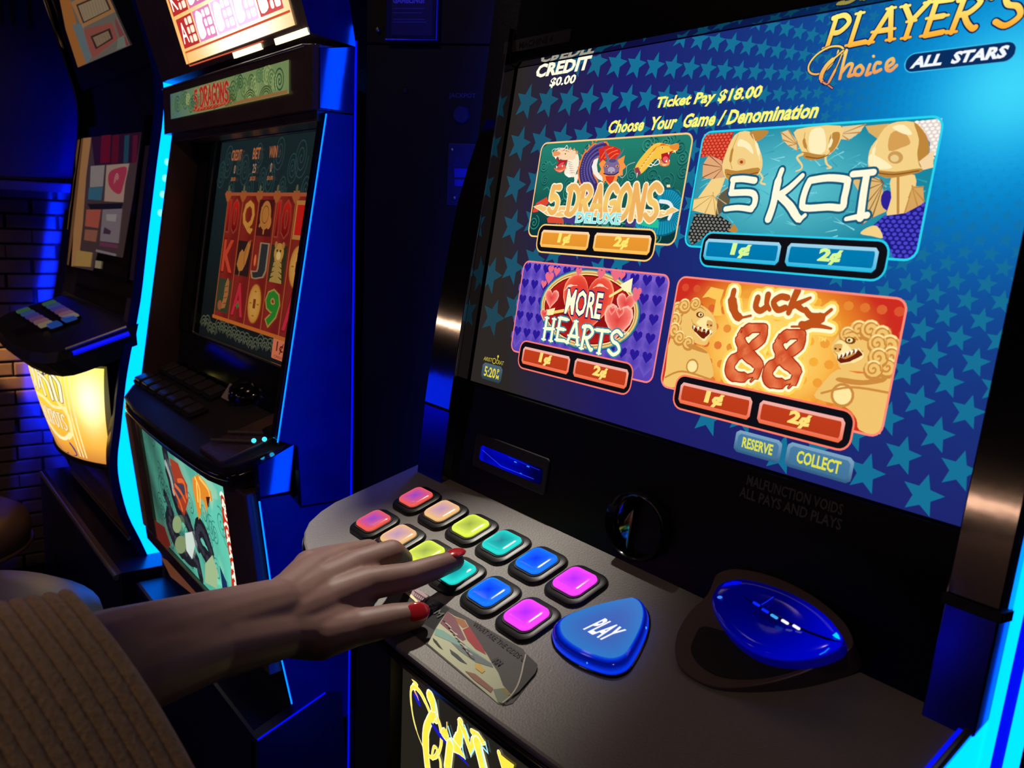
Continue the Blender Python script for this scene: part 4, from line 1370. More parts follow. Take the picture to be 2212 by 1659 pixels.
    for q in ([(195, 1040), (260, 1052), (380, 1030)], [(1080, 1030), (1190, 1042), (1340, 1020)], [(665, 935), (740, 945), (800, 925)]):
        a.stroke(smooth(T(q), 5), 0.0007, lin((130, 82, 30)))
    # brush lettering
    for ps in (0, 1):
        e, c = ((0.0030, lin((20, 90, 120))), (0.0, lin((255, 250, 222))))[ps]
        for q, wd in (([(360, 1078), (290, 1068), (228, 1072)], [.0052, .0050]), ([(232, 1075), (218, 1155)], [.0045, .0045]), ([(218, 1152), (330, 1150), (362, 1175), (355, 1225), (330, 1248)], [.0052, .0048]), ([(340, 1250), (260, 1240), (185, 1248)], [.0046, .0042]),
                      ([(522, 1015), (500, 1080), (470, 1220), (440, 1308)], [.0042, .0062, .0058, .0060]), ([(645, 1048), (570, 1120), (500, 1170)], [.0036, .0058]), ([(505, 1165), (570, 1230), (620, 1305), (660, 1285)], [.0060, .0064, .0058, .0030]),
                      ([(690, 1078), (800, 1062), (905, 1072), (912, 1100), (895, 1180), (880, 1238), (800, 1236), (660, 1242), (645, 1205), (665, 1130), (690, 1078)], [.0052, .0050]),
                      ([(945, 1040), (1000, 1035), (1070, 1028)], [.0046, .0046]), ([(1030, 1035), (1010, 1150), (990, 1300)], [.0050, .0058]), ([(905, 1308), (970, 1295), (1030, 1285)], [.0030, .0048])):
            p = T(q)
            if len(p) > 2:
                p = smooth(p, 4)
            a.stroke(p, [x * 0.88 + e for x in wd], c, up=(q[0] == (360, 1078)))


tile(0.2405, 0.142, 0.417, 0.2245, lin((40, 215, 240)), lambda u, v: mixc(lin((100, 205, 215)), lin((25, 135, 160)), min(1, math.hypot((u - .315) / .09, (v - .185) / .045))), 'tile with golden fish around turquoise water', koi)
buttons(0.2585, 0.1285, 0.4005, 0.1525, (0.2615, 0.133, 0.3255, 0.1480), (0.3305, 0.133, 0.3945, 0.1480), lin((40, 205, 235)), lin((0, 125, 180)), lin((20, 185, 225)), lin((215, 250, 150)))

# hearts
TH = lambda pts: SCREEN.tr(pts, 1000, 540, 2.3284)


def hearts(a):
    T = TH
    first = True
    for j in range(6):
        for i in range(14):
            u, v = 0.060 + 0.0135 * i, 0.113 - 0.0145 * j
            if u < 0.229 and v > 0.042:
                a.fan(heart(u, v - .006, 0.0088, 14), lin((80, 60, 175)), lin((112, 88, 198)), 0.6, up=first)
                first = False
    first = True
    for j in range(6):
        for i in range(14):
            u, v = 0.060 + 0.0135 * i, 0.114 - 0.0145 * j
            if u < 0.229 and v > 0.042:
                a.poly(heart(u, v, 0.0052, 14), lin((42, 26, 150)), up=first)
                first = False
    cx, cy = T([(618, 298)])[0]
    for rx, ry, c in ((0.0615, 0.0338, (40, 70, 110)), (0.0605, 0.0330, (60, 140, 170)), (0.0590, 0.0319, (240, 200, 120)), (0.0570, 0.0303, (190, 130, 60)), (0.0560, 0.0295, (250, 225, 150)), (0.0548, 0.0284, (130, 20, 18))):
        a.poly(ell(cx, cy, rx, ry, 44), lin(c))
    a.fan(ell(cx, cy, 0.0535, 0.0272, 40), lin((120, 10, 12)), lin((185, 30, 28)), 0.7)
    hx, hy = T([(612, 285)])[0]
    a.poly(heart(hx, hy, 0.0310, 40), lin((255, 150, 110)))
    a.fan(heart(hx, hy, 0.0295, 40), lin((215, 40, 35)), lin((245, 95, 70)), 0.8)
    a.stroke(smooth(T([(505, 205), (530, 180), (570, 178)]), 4), [0.0005, 0.0022, 0.0005], lin((255, 215, 190)))
    a.stroke(smooth(T([(650, 190), (685, 175), (725, 195)]), 4), [0.0005, 0.0022, 0.0005], lin((255, 215, 190)))
    for x, y, r in ((440, 245, .0095), (812, 275, .0105), (772, 362, .0165), (405, 325, .006), (745, 305, .004), (785, 315, .0045)):
        u, v = T([(x, y)])[0]
        a.poly(heart(u, v, r, 20), lin((255, 190, 170)))
        a.fan(heart(u, v, r * .88, 20), lin((225, 60, 60)), lin((255, 140, 125)), 0.7)
    for x, y, r in ((438, 98, .004), (468, 108, .0045), (430, 140, .006), (578, 108, .004), (690, 122, .005), (765, 128, .006), (795, 128, .004), (870, 215, .005), (866, 240, .004), (402, 172, .004)):
        u, v = T([(x, y)])[0]
        a.poly(heart(u, v, r, 16), lin((240, 110, 130)))
    a.stroke(T([(735, 232), (830, 175)]), 0.0022, lin((250, 230, 140)))
    a.poly(T([(785, 175), (850, 140), (840, 215), (805, 205)]), lin((255, 245, 190)))
    a.stroke(T([(425, 318), (525, 300)]), 0.0026, lin((245, 215, 110)))
    a.poly(T([(420, 300), (460, 290), (450, 325), (415, 330)]), lin((255, 240, 170)))
    NV, CR = lin((25, 40, 105)), lin((255, 255, 215))
    u0, v0 = T([(508, 300)])[0]
    u1, v1 = T([(700, 250)])[0]
    a.text('MORE', u0, v0 - 0.0035, u1, v1 + 0.0055, CR, 0.025, 0.0, 0.045, NV)
    u0, v0 = T([(395, 440)])[0]
    u1, v1 = T([(800, 430)])[0]
    a.word('HEARTS', u0, 0.0535, u1, 0.0725, 0.0030, CR, serif=0.0025, gap=0.18, rise=lambda t: (0.002 * math.sin(6 * t), 1.0), outline=0.0022, oc=lin((40, 140, 160)))
    a.text('TM', *T([(800, 425)])[0], *T([(830, 412)])[0], CR, 0.0)


tile(0.0545, 0.0375, 0.2315, 0.1195, lin((250, 130, 130)), lambda u, v: mixc(lin((90, 66, 180)), lin((128, 100, 208)), (v - .037) / .08), 'tile with red hearts in an oval on purple', hearts)
RED, REDE = lin((195, 62, 28)), lin((240, 105, 62))
buttons(0.0705, 0.0245, 0.2125, 0.0490, (0.0755, 0.0287, 0.1395, 0.0440), (0.1455, 0.0287, 0.2085, 0.0440), lin((250, 120, 105)), RED, REDE, lin((255, 225, 120)))


# lucky
def lucky(a):
    T = TH
    for i in range(16):
        for j in range(6):
            a.poly(ell(0.248 + 0.011 * i + (0.0055 if j % 2 else 0), 0.112 - 0.0125 * j, 0.0035, 0.003, 8), mixc(lin((215, 60, 45)), lin((255, 190, 60)), math.exp(-(((0.248 + .011 * i - .335) / .05) ** 2))), up=(i == 0 and j == 0))
    L1, L2, L3 = lin((242, 196, 110)), lin((206, 138, 62)), lin((255, 232, 160))

    def lion(flip, head, curls, mouth, body, nose, eye, shade):
        a.poly(round_off(T(body)), L1)
        a.poly(round_off(T(head)), L1)
        for x, y, r in curls:
            u, v = T([(x, y)])[0]
            a.poly(ell(u, v - r * .1, r * 1.18, r * 1.1, 12), L2)
            a.poly(ell(u, v + r * .12, r * 1.02, r * .95, 12), L1)
            a.spiral(u, v, r * .9, 1.5, r * 0.20, L2, 1.0, flip)
            a.stroke(ell(u, v + r * .1, r * .85, r * .8, 7, 50, 140), r * .18, L3)
        a.poly(round_off(T(shade)), L2)
        a.poly(round_off(T(mouth), 2), lin((110, 32, 14)))
        ex, ey = T([eye])[0]
        nx, ny = T([nose])[0]
        d = 1 if nx > ex else -1
        # muzzle, brow, cheek
        a.poly(round_off([(ex + d * .001, ey - .003), (ex + d * .006, ey - .0005), (nx + d * .003, ny + .003), (nx + d * .005, ny - .001), (nx, ny - .0045), (ex + d * .003, ey - .0085), (ex - d * .002, ey - .006)]), L3)
        a.poly(round_off([(nx - d * .001, ny + .002), (nx + d * .004, ny + .0015), (nx + d * .0045, ny - .002), (nx, ny - .003)]), mixc(L1, L2, .5))
        for k_ in (-1, 1):
            a.poly(ell(nx + d * .0015 + k_ * .0016, ny - .0012, .0009, .0007, 8), lin((110, 50, 20)))
        a.poly(ell(ex, ey, .0036, .0022, 12), lin((120, 60, 25)))
        a.poly(ell(ex + d * .0005, ey + .0002, .0022, .0015, 10), L3)
        a.poly(ell(ex + d * .0008, ey + .0001, .0009, .0010, 8), lin((70, 30, 15)))
        a.stroke(smooth([(ex - d * .006, ey + .001), (ex - d * .001, ey + .0042), (ex + d * .005, ey + .002)], 5), [0.0008, 0.0024, 0.0008], L1)
        a.stroke(smooth([(ex - d * .006, ey + .0022), (ex - d * .001, ey + .0054), (ex + d * .005, ey + .0030)], 5), [0.0003, 0.0009, 0.0003], L2)
        a.stroke(smooth([(nx + d * .004, ny - .003), (nx - d * .003, ny - .0062), (ex - d * .004, ey - .0075), (ex - d * .007, ey - .004)], 5), [0.0004, 0.0014, 0.0004], L2)
        m = [T([q])[0] for q in mouth]
        for i_ in range(5):
            t_ = (i_ + .5) / 5
            x, y = m[0][0] + (m[1][0] - m[0][0]) * t_, m[0][1] + (m[1][1] - m[0][1]) * t_
            a.poly([(x - .0011, y + .0002), (x + .0011, y + .0002), (x, y - .0030)], lin((255, 250, 225)), up=(i_ == 0))
        k_ = len(m)
        lip = [m[1 % k_]] + m[2:] 
        a.stroke(smooth(lip, 4), [0.0008, 0.0018, 0.0008], L3)

    lion(1, [(1040, 310), (1080, 275), (1150, 262), (1210, 285), (1255, 330), (1272, 400), (1240, 440), (1210, 480), (1120, 450), (1060, 440), (1030, 400)],
         [(1075, 300, .0058), (1062, 350, .0058), (1060, 402, .0058), (1110, 280, .0052), (1085, 440, .0052), (1130, 466, .0050), (1165, 270, .0045)],
         [(1150, 378), (1252, 408), (1225, 435), (1205, 452), (1165, 415)],
         [(1040, 440), (1130, 470), (1215, 500), (1250, 590), (1240, 645), (1100, 640), (1060, 690), (1000, 700), (1015, 600)], (1228, 368), (1188, 325), [(1140, 470), (1210, 500), (1220, 520), (1130, 490)])
    lion(-1, [(1850, 480), (1900, 410), (1980, 375), (2070, 385), (2140, 430), (2180, 500), (2170, 590), (2100, 620), (1990, 610), (1900, 600), (1880, 560), (1860, 520)],
         [(1985, 400, .0056), (2045, 402, .0060), (2100, 430, .0060), (2140, 478, .0062), (2148, 535, .0060), (2130, 590, .0058), (2080, 470, .0055), (2085, 540, .0058), (2060, 600, .0055), (1930, 425, .0048)],
         [(1880, 530), (1985, 495), (2010, 530), (1960, 560), (1900, 572)],
         [(1880, 600), (1980, 620), (2100, 620), (2165, 650), (2140, 800), (2095, 925), (1990, 905), (1975, 850), (1920, 790), (1770, 745), (1790, 690)], (1895, 490), (1945, 455), [(1890, 640), (2010, 655), (2120, 640), (2110, 665), (1990, 680), (1880, 660)])
    u, v = T([(1905, 730)])[0]
    a.poly(ell(u, v, 0.0080, 0.0075, 16), L2)
    a.poly(ell(u, v, 0.0062, 0.0058, 16), L3)
    u, v = T([(1150, 585)])[0]
    a.poly(ell(u, v, 0.0058, 0.0056, 14), L2)
    a.poly(ell(u, v, 0.0045, 0.0042, 14), L3)
    for q in ([(1015, 640), (1100, 610), (1240, 650)], [(1800, 720), (1950, 690), (2150, 720)]):
        a.stroke(smooth(T(q), 5), 0.0014, L2)
    a.poly(T([(1200, 240), (1245, 185), (1310, 200), (1290, 260), (1300, 330), (1255, 330), (1270, 250), (1230, 235)]), lin((255, 200, 90)))
    halo = lin((255, 252, 205))
    strokes = []
    # Lucky
    strokes += [([(1360, 205), (1352, 260), (1378, 335), (1445, 330)], [.0045, .0075, .0060, .0018])]
    strokes += [([(1480, 240), (1470, 285), (1492, 305), (1525, 285)], [.0048, .0045]), ([(1532, 225), (1525, 270), (1540, 300)], [.0048, .0030])]
    strokes += [([(1630, 240), (1595, 235), (1560, 262), (1580, 300), (1618, 290)], [.0045, .0045])]
    strokes += [([(1680, 205), (1655, 260), (1635, 315)], [.0055, .0040]), ([(1745, 240), (1690, 265), (1655, 280)], [.0020, .0050]), ([(1675, 275), (1705, 300), (1735, 315)], [.0050, .0022])]
    strokes += [([(1720, 300), (1745, 330), (1790, 335)], [.0040, .0050]), ([(1850, 300), (1790, 345), (1720, 380), (1650, 385)], [.0025, .0070, .0060, .0015]), ([(1700, 375), (1780, 380), (1850, 395)], [.0050, .0015])]
    e88 = []
    for dx, dy in ((0, 0), (190, 32)):
        e88 += [([(1512 + dx, 392 + dy), (1440 + dx, 395 + dy), (1405 + dx, 430 + dy), (1385 + dx, 455 + dy), (1420 + dx, 515 + dy), (1480 + dx, 575 + dy), (1470 + dx, 630 + dy), (1445 + dx, 660 + dy)], [.0075, .0095, .0060, .0070, .0120, .0105, .0070, .0015]),
                ([(1400 + dx, 395 + dy), (1390 + dx, 430 + dy), (1440 + dx, 490 + dy)], [.0015, .0040, .0020]),
                ([(1510 + dx, 400 + dy), (1500 + dx, 445 + dy), (1430 + dx, 500 + dy), (1350 + dx, 560 + dy), (1345 + dx, 620 + dy), (1400 + dx, 640 + dy), (1470 + dx, 625 + dy)], [.0075, .0090, .0070, .0095, .0105, .0085, .0035])]
    for st_, wd in strokes + e88:
        wd = [x * (.78 if (st_, wd) in e88 else 1) for x in wd]
        a.stroke(smooth(T(st_), 5), [x + 0.0085 for x in wd], lin((255, 215, 90)), up=(st_[0] == (1360, 205)))
    for st_, wd in strokes + e88:
        wd = [x * (.78 if (st_, wd) in e88 else 1) for x in wd]
        a.stroke(smooth(T(st_), 5), [x + 0.0048 for x in wd], halo, up=(st_[0] == (1360, 205)))
    for st_, wd in strokes:
        a.stroke(smooth(T(st_), 5), wd, lin((190, 82, 28)), up=(st_[0] == (1360, 205)))
    for st_, wd in e88:
        p = smooth(T(st_), 5)
        a.stroke(p, [x * .78 + 0.0012 for x in wd], lin((170, 50, 22)), up=False)
    for st_, wd in e88:
        a.stroke(smooth(T(st_), 5), [max(.0003, x * .78 - 0.0006) for x in wd], lambda u, v: mixc(lin((205, 72, 36)), lin((240, 130, 80)), 0.5 + 0.5 * math.sin(u * 420 + v * 300)), up=(st_[0] == (1512, 392)))
    a.text('TM', *T([(1780, 455)])[0], *T([(1825, 440)])[0], lin((255, 220, 110)), 0.02)


def luckbg(u, v):
    r = math.hypot((u - 0.328) / 0.062, (v - 0.078) / 0.045)
    c = mixc(lin((255, 235, 130)), lin((250, 165, 45)), r)
    return mixc(c, lin((205, 45, 32)), (r - 0.75) / 0.65)


tile(0.2405, 0.0375, 0.417, 0.1195, lin((255, 140, 120)), luckbg, 'tile with golden lions on fiery red', lucky)
buttons(0.2570, 0.0245, 0.4000, 0.0490, (0.2620, 0.0287, 0.3255, 0.0440), (0.3315, 0.0287, 0.3945, 0.0440), lin((255, 125, 100)), RED, REDE, lin((255, 225, 120)))

# soft keys, clock, maker's mark
for u0, v0, u1, v1, s_ in ((0.3170, 0.0058, 0.3540, 0.0208, 'RESERVE'), (0.3580, 0.0058, 0.4050, 0.0218, 'COLLECT')):
    a = Art(SCREEN, 0.0012)
    a.grid(u0, v0, u1, v1, 10, 8, lambda u, v: mixc(lin((45, 88, 128)), lin((125, 165, 195)), (v - v0) / (v1 - v0)), 0.003)
    a.grid(u0 + .0022, v0 + .0022, u1 - .0022, v1 - .0022, 8, 6, lambda u, v: mixc(lin((62, 112, 150)), lin((75, 125, 165)), (v - v0) / (v1 - v0)), 0.002)
    w_ = (u1 - u0)
    a.text(s_, u0 + w_ * .17, v0 + .0040, u1 - w_ * .17, v1 - .0038, lin((225, 225, 70)), 0.03)
    mk('soft_key', a, LIT, disp)
a = Art(SCREEN, 0.0012)
a.grid(0.0185, 0.0055, 0.0500, 0.0210, 8, 6, lambda u, v: mixc(lin((40, 62, 75)), lin((78, 100, 112)), (v - .005) / .015), 0.003)
a.text('5:20', 0.0225, 0.0085, 0.0405, 0.0180, lin((235, 215, 70)), 0.02)
a.text('P', 0.0425, 0.0135, 0.0455, 0.0180, lin((235, 215, 70)), 0.02)
a.text('M', 0.0420, 0.0085, 0.0460, 0.0125, lin((235, 215, 70)), 0.02)
a.text('ARIST', 0.0185, 0.0228, 0.0325, 0.0265, lin((205, 190, 60)), 0.0, 0.2)
a.stroke(ell(0.0355, 0.0245, 0.0026, 0.0024, 16), 0.0007, lin((205, 190, 60)), closed=True)
a.text('CRAT', 0.0385, 0.0225, 0.0505, 0.0262, lin((205, 190, 60)), 0.0, 0.1)
a.poly(ell(0.0405, 0.0295, 0.0013, 0.0013, 10), lin((225, 205, 70)))
a.stroke([(0.0405, 0.028), (0.0400, 0.0262)], 0.0008, lin((205, 190, 60)))
mk('clock_badge', a, LIT, disp)
# ================================================================ the middle machine (green dragon game)
m2 = thing('slot_machine', 'middle slot machine with bright glowing paytable above a red reel screen and dark buttons', 'slot machine', (-0.58, 0.2, FLOOR), 'slot machines in the row')
XL, XR = -0.872, -0.290
S2 = side(XR)
b = B()
b.prism_x([(-0.055, -0.86), (-0.055, -0.47), (-0.075, -0.21), (0.020, -0.145), (0.080, 0.27), (0.085, 0.34), (0.04, 0.42), (0.02, 0.62), (0.46, 0.62), (0.46, -0.86)], XL + 0.008, XR - 0.006)
mk('cabinet', b, BLACK, m2)
# side blades
up_prof = [(-0.0745, -0.118), (-0.0135, 0.268), (0.020, 0.268), (0.020, -0.205), (-0.045, -0.205), (-0.050, -0.128)]
b = B().plate(S2, up_prof, -0.012, 0, 0.0008)
mk('side_panel', b, BLUEP, m2)
b = B().plate(S2, [(-0.1005, -0.1445), (-0.0545, -0.1235), (-0.060, -0.183), (-0.0985, -0.1845)], -0.012, 0.0012, 0.0008)
mk('deck_flap', b, BLUEG, m2, label='glossy blue flap beside the deck')
b = B().plate(S2, [(-0.0975, -0.187), (-0.060, -0.187), (-0.045, -0.207), (0.020, -0.207), (0.020, -0.60), (-0.0565, -0.60), (-0.0565, -0.47), (-0.072, -0.395)], -0.012, 0, 0.0008)
mk('side_panel', b, BLUEP, m2)
b = B().plate(S2, [(-0.0235, 0.271), (0.0195, 0.2705), (0.0215, 0.3455), (-0.0235, 0.3375)], -0.012, 0.0008, 0.0008)
mk('header_flap', b, BLUEG, m2, label='glossy blue end of the header')
# lit edge lines
b = B().tube([S2.p(-0.0752, -0.120, -0.0005), S2.p(-0.0142, 0.266, -0.0005)], 0.0010, 6)
mk('edge_light', b, LED_E, m2)
b = B().tube([S2.p(-0.0985, -0.190, -0.0005), S2.p(-0.0730, -0.395, -0.0005), S2.p(-0.058, -0.468, -0.0005)], 0.0010, 6)
mk('edge_light', b, LED_E, m2)
b = B().box(XR - 0.001, XR + 0.0012, 0.0215, 0.0235, -0.62, 0.352)
mk('edge_light', b, LED_D, m2)
# left blade and its brown inner face
SL = side(XL)
b = B().plate(SL, [(-0.082, -0.140), (-0.015, 0.300), (0.10, 0.300), (0.10, -0.140)], 0, 0.012, 0.001)
mk('side_panel', b, BROWN, m2)
b = B().plate(SL, [(-0.098, -0.187), (-0.045, -0.187), (0.05, -0.60), (-0.0565, -0.60), (-0.0565, -0.47), (-0.072, -0.395)], 0, 0.012, 0.001)
mk('side_panel', b, BROWN, m2)
# right inner brown trim on the blade front
b = B()
b.add([S2.p(-0.0735, -0.118, -0.026), S2.p(-0.0120, 0.268, -0.026), S2.p(-0.0138, 0.268, -0.0008), S2.p(-0.0748, -0.118, -0.0008),
       S2.p(-0.0300, -0.118, -0.026), S2.p(0.0300, 0.268, -0.026)], [(0, 1, 2, 3), (4, 5, 1, 0)])
mk('blade_trim', b, GLOSS, m2)
# display: bezel + lit picture
SB = Frame(SCREEN.p(0, 0, 0), X1, SV)
b = B()
b.rect(SB, XL + 0.012, 0.2625, XR - 0.012, 0.30, -0.03, 0.010, 0, 0.002)
b.rect(SB, XL + 0.012, -0.14, XR - 0.012, -0.056, -0.03, 0.008, 0, 0.002)
b.rect(SB, XL + 0.012, -0.056, -0.802, 0.2625, -0.03, 0.014, 0, 0.002)
b.rect(SB, -0.392, -0.056, XR - 0.012, 0.2625, -0.03, 0.008, 0, 0.002)
mk('bezel', b, GLOSS, m2)
b = B()
b.tube([SB.p(u, v, 0.006) for u, v in rrect(-0.802, -0.0555, -0.390, 0.2625, 0.003)], 0.0022, 6, closed=True)
mk('glass_edge', b, STEEL, m2)
a = Art(SB, -0.004)
a.grid(-0.802, -0.056, -0.390, 0.2625, 16, 12, lambda u, v: mixc(lin((20, 24, 24)), lin((26, 40, 43)), (v - .0) / .2))
LIT2 = mat('dim_reel_image', (0, 0, 0), 0.3, attr_emit=True, strength=0.72, spec=0.2)
disp2 = mk('display', a, LIT2, m2, label='dim reel screen with red columns of symbols')
rnd = random.Random(11)
for i in range(16):
    a = Art(SB, -0.0036)
    u, v = -0.785 + 0.026 * i, 0.212 + 0.028 * math.sin(i * 2.3)
    a.spiral(u, v, 0.019 + 0.004 * math.sin(i * 1.7), 3.0, 0.0018, lin((44, 68, 68)), 1.35, rnd.choice((1, -1)))
    mk('swirl', a, LIT2, disp2)
for i in range(22):
    a = Art(SB, -0.0036 + 0.00002 * (i % 7))
    u, v = -0.785 + 0.018 * i, -0.040 + rnd.uniform(-.006, .006)
    for r in (0.017, 0.012, 0.007):
        a.stroke(ell(u, v - .006, r, r * 1.2, 9, 20, 160), 0.0018, lin((86, 90, 68)))
    mk('wave_crest', a, LIT2, disp2)
RP = 0.0664
RX0 = -0.7335


def redc(u, v):
    return mixc(lin((112, 26, 22)), lin((130, 36, 28)), 0.5 + 0.5 * math.sin((u - RX0) / RP * 6.28))


a = Art(SB, -0.0018)
a.grid(RX0, -0.017, RX0 + 5 * RP, 0.176, 30, 2, redc)
for i in range(6):
    a.stroke([(RX0 + i * RP, -0.017), (RX0 + i * RP, 0.172)], 0.0028, lin((165, 85, 40)))
a.stroke([(RX0 - .004, -0.0195), (RX0 + 5 * RP + .004, -0.0195)], 0.0055, lin((185, 95, 35)))
for i in range(6):
    a.poly([(RX0 - 0.010 + i * RP, 0.183), (RX0 + 0.010 + i * RP, 0.183), (RX0 + .013 + i * RP, 0.174), (RX0 + .003 + i * RP, 0.166), (RX0 - .003 + i * RP, 0.166), (RX0 - .013 + i * RP, 0.174)], lin((160, 85, 40)))
    a.poly(ell(RX0 + i * RP, 0.186, 0.004, 0.006, 10), lin((90, 95, 65)))
a.stroke([(RX0 - .012, 0.178), (RX0 + 5 * RP + 0.012, 0.178)], 0.005, lin((165, 80, 45)))
mk('reel_columns', a, LIT2, disp2)
ROWH = 0.0630
Y0 = 0.113


def cell(c, r):
    return RX0 + c * RP + 0.005, Y0 - r * ROWH + 0.004, RP - 0.010, ROWH - 0.010


def symbol(c, r, kind):
    x, y, w_, h_ = cell(c, r)
    cx, cy = x + w_ / 2, y + h_ / 2
    a = Art(SB, -0.0009)
    tan, tan2 = lin((175, 110, 50)), lin((110, 60, 25))

    def letters(s_, col, oc):
        a.text(s_, x + .004, y + .001, x + w_ - .004, y + h_ - .001, col, 0.03, 0, 0.035, oc)
    if kind == '10':
        letters('10', lambda u, v: mixc(lin((95, 12, 12)), lin((190, 30, 22)), (v - y) / h_), lin((150, 62, 45)))
    elif kind == 'Q':
        letters('Q', lin((195, 130, 55)), lin((120, 50, 20)))
    elif kind == 'K':
        letters('K', lin((190, 65, 40)), lin((110, 25, 18)))
    elif kind == 'J':
        letters('J', lin((45, 45, 45)), lin((150, 120, 90)))
        a.poly(ell(x + .010, cy, 0.004, 0.009, 10), lin((215, 110, 60)))
    elif kind == 'A':
        letters('A', lin((185, 40, 55)), lin((120, 22, 26)))
        a.poly([(cx - .006, y + .017), (cx, y + .011), (cx + .006, y + .017), (cx, y + .023)], lin((50, 110, 40)))
    elif kind == '9':
        letters('9', lin((38, 120, 38)), lin((170, 130, 60)))
    elif kind == 'coin':
        a.poly(ell(cx, cy, w_ * .46, h_ * .56, 28), lin((150, 80, 25)))
        a.fan(ell(cx, cy, w_ * .43, h_ * .53, 28), lin((205, 150, 70)), lin((185, 120, 45)))
        a.poly([(cx - .005, cy - .007), (cx + .005, cy - .007), (cx + .005, cy + .007), (cx - .005, cy + .007)], lin((120, 55, 20)))
        for dx, dy in ((0, .018), (0, -.018), (.014, 0), (-.014, 0)):
            a.stroke([(cx + dx - .003, cy + dy), (cx + dx + .003, cy + dy)], 0.002, lin((150, 90, 35)))
    elif kind == 'turtle':
        a.poly([(x, y), (x + w_, y), (x + w_, y + h_), (x, y + h_)], lin((70, 22, 22)))
        a.poly(ell(cx, cy + .004, w_ * .36, h_ * .40, 20), tan)
        a.poly(ell(cx + .016, cy - .006, .009, .010, 12), lin((185, 110, 50)))
        for dx, dy in ((-.018, -.012), (0, -.022), (-.016, .014), (.012, .018)):
            a.stroke([(cx, cy), (cx + dx, cy + dy)], [0.008, 0.005], tan)
        a.stroke(ell(cx, cy + .005, w_ * .22, h_ * .24, 14), 0.0014, tan2, closed=True)
    elif kind == 'bird':
        a.poly([(x, y), (x + w_, y), (x + w_, y + h_), (x, y + h_)], lin((45, 25, 25)))
        a.poly([(x + .004, y + .016), (x + .010, y + .034), (x + .020, y + .040), (x + .028, y + .036), (x + .040, y + .052), (x + .052, y + .050), (x + .046, y + .030), (x + .040, y + .018), (x + .030, y + .008), (x + .016, y + .006)], tan)
        a.stroke([(x + .020, y + .008), (x + .018, y)], 0.002, tan)
        a.stroke(smooth([(x + .040, y + .046), (x + .032, y + .030), (x + .036, y + .016)], 4), 0.0014, tan2)
        a.poly([(x + .040, y + .052), (x + .052, y + .056), (x + .052, y + .048)], lin((165, 85, 40)))
    elif kind == 'tiger':
        a.poly([(x, y), (x + w_, y), (x + w_, y + h_), (x, y + h_)], lin((48, 46, 30)))
        a.poly([(x + .006, y), (x + .016, y + .034), (x + .040, y + .034), (x + .050, y)], lin((165, 130, 65)))
        a.poly(ell(cx, y + .042, .017, .014, 18), lin((180, 130, 60)))
        a.poly(ell(cx - .013, y + .053, .005, .005, 10), lin((170, 110, 55)))
        a.poly(ell(cx + .013, y + .053, .005, .005, 10), lin((170, 110, 55)))
        a.poly(ell(cx, y + .038, .008, .006, 12), lin((205, 175, 110)))
        for sx in (-1, 1):
            for k_ in range(4):
                a.stroke([(cx + sx * .020, y + .006 + .007 * k_), (cx + sx * .008, y + .009 + .007 * k_)], [0.0024, 0.0006], lin((60, 45, 25)))
            a.poly(ell(cx + sx * .006, y + .045, .0025, .002, 8), lin((30, 15, 10)))
    elif kind == 'fish':
        a.poly([(x, y), (x + w_, y), (x + w_, y + h_), (x, y + h_)], lin((52, 60, 40)))
        a.poly([(x + .020, y + .004), (x + .030, y + .020), (x + .032, y + .044), (x + .040, y + .056), (x + .048, y + .050), (x + .050, y + .030), (x + .042, y + .008)], lin((160, 100, 55)))
        a.poly(ell(x + .018, y + .010, .010, .008, 12), lin((150, 80, 45)))
        for k_ in range(4):
            a.stroke([(x + .034, y + .014 + .009 * k_), (x + .046, y + .016 + .009 * k_)], 0.0014, tan2)
    elif kind == 'envelope':
        a.poly([(x, y), (x + w_, y), (x + w_, y + h_), (x, y + h_)], lin((175, 115, 55)))
        a.poly([(x + .005, y + .006), (x + w_ - .005, y + .006), (x + w_ - .005, y + h_ - .006), (x + .005, y + h_ - .006)], lin((190, 28, 22)))
    mk('reel_symbol', a, LIT2, disp2)


for c, col_ in enumerate((('10', 'K', 'fish'), ('Q', 'bird', 'A'), ('turtle', 'J', 'coin'), ('10', 'tiger', '9'), ('envelope', 'coin', 'A'))):
    for r, kd in enumerate(col_):
        symbol(c, r, kd)
ORG = lin((185, 105, 62))
GRY = lin((170, 130, 105))
for s_, u0, v0, u1, v1, c_ in (('CREDIT', -0.742, .231, -0.698, .248, ORG), ('BET', -0.650, .231, -0.620, .248, ORG), ('WIN', -0.586, .231, -0.556, .248, ORG),
                               ('0', -0.724, .210, -0.717, .224, GRY), ('25', -0.644, .210, -0.630, .224, GRY), ('0', -0.575, .210, -0.568, .224, GRY),
                               ('$0.00', -0.732, .198, -0.712, .205, ORG), ('$0.25', -0.650, .198, -0.628, .205, ORG), ('$0.00', -0.582, .198, -0.560, .205, ORG)):
    a = Art(SB, -0.0018)
    a.text(s_, u0, v0, u1, v1, c_, 0.02)
    mk('screen_lettering', a, LIT2, disp2)
a = Art(SB, -0.0018)
a.poly(rrect(-0.4835, -0.050, -0.430, -0.022, 0.003), lin((205, 110, 75)))
a.text('1\u00a2', -0.470, -0.042, -0.446, -0.025, lin((90, 25, 18)), 0.02)
a.text('CREDIT', -0.475, -0.048, -0.440, -0.0445, lin((120, 45, 30)), 0.01)
mk('coin_badge', a, LIT2, disp2)
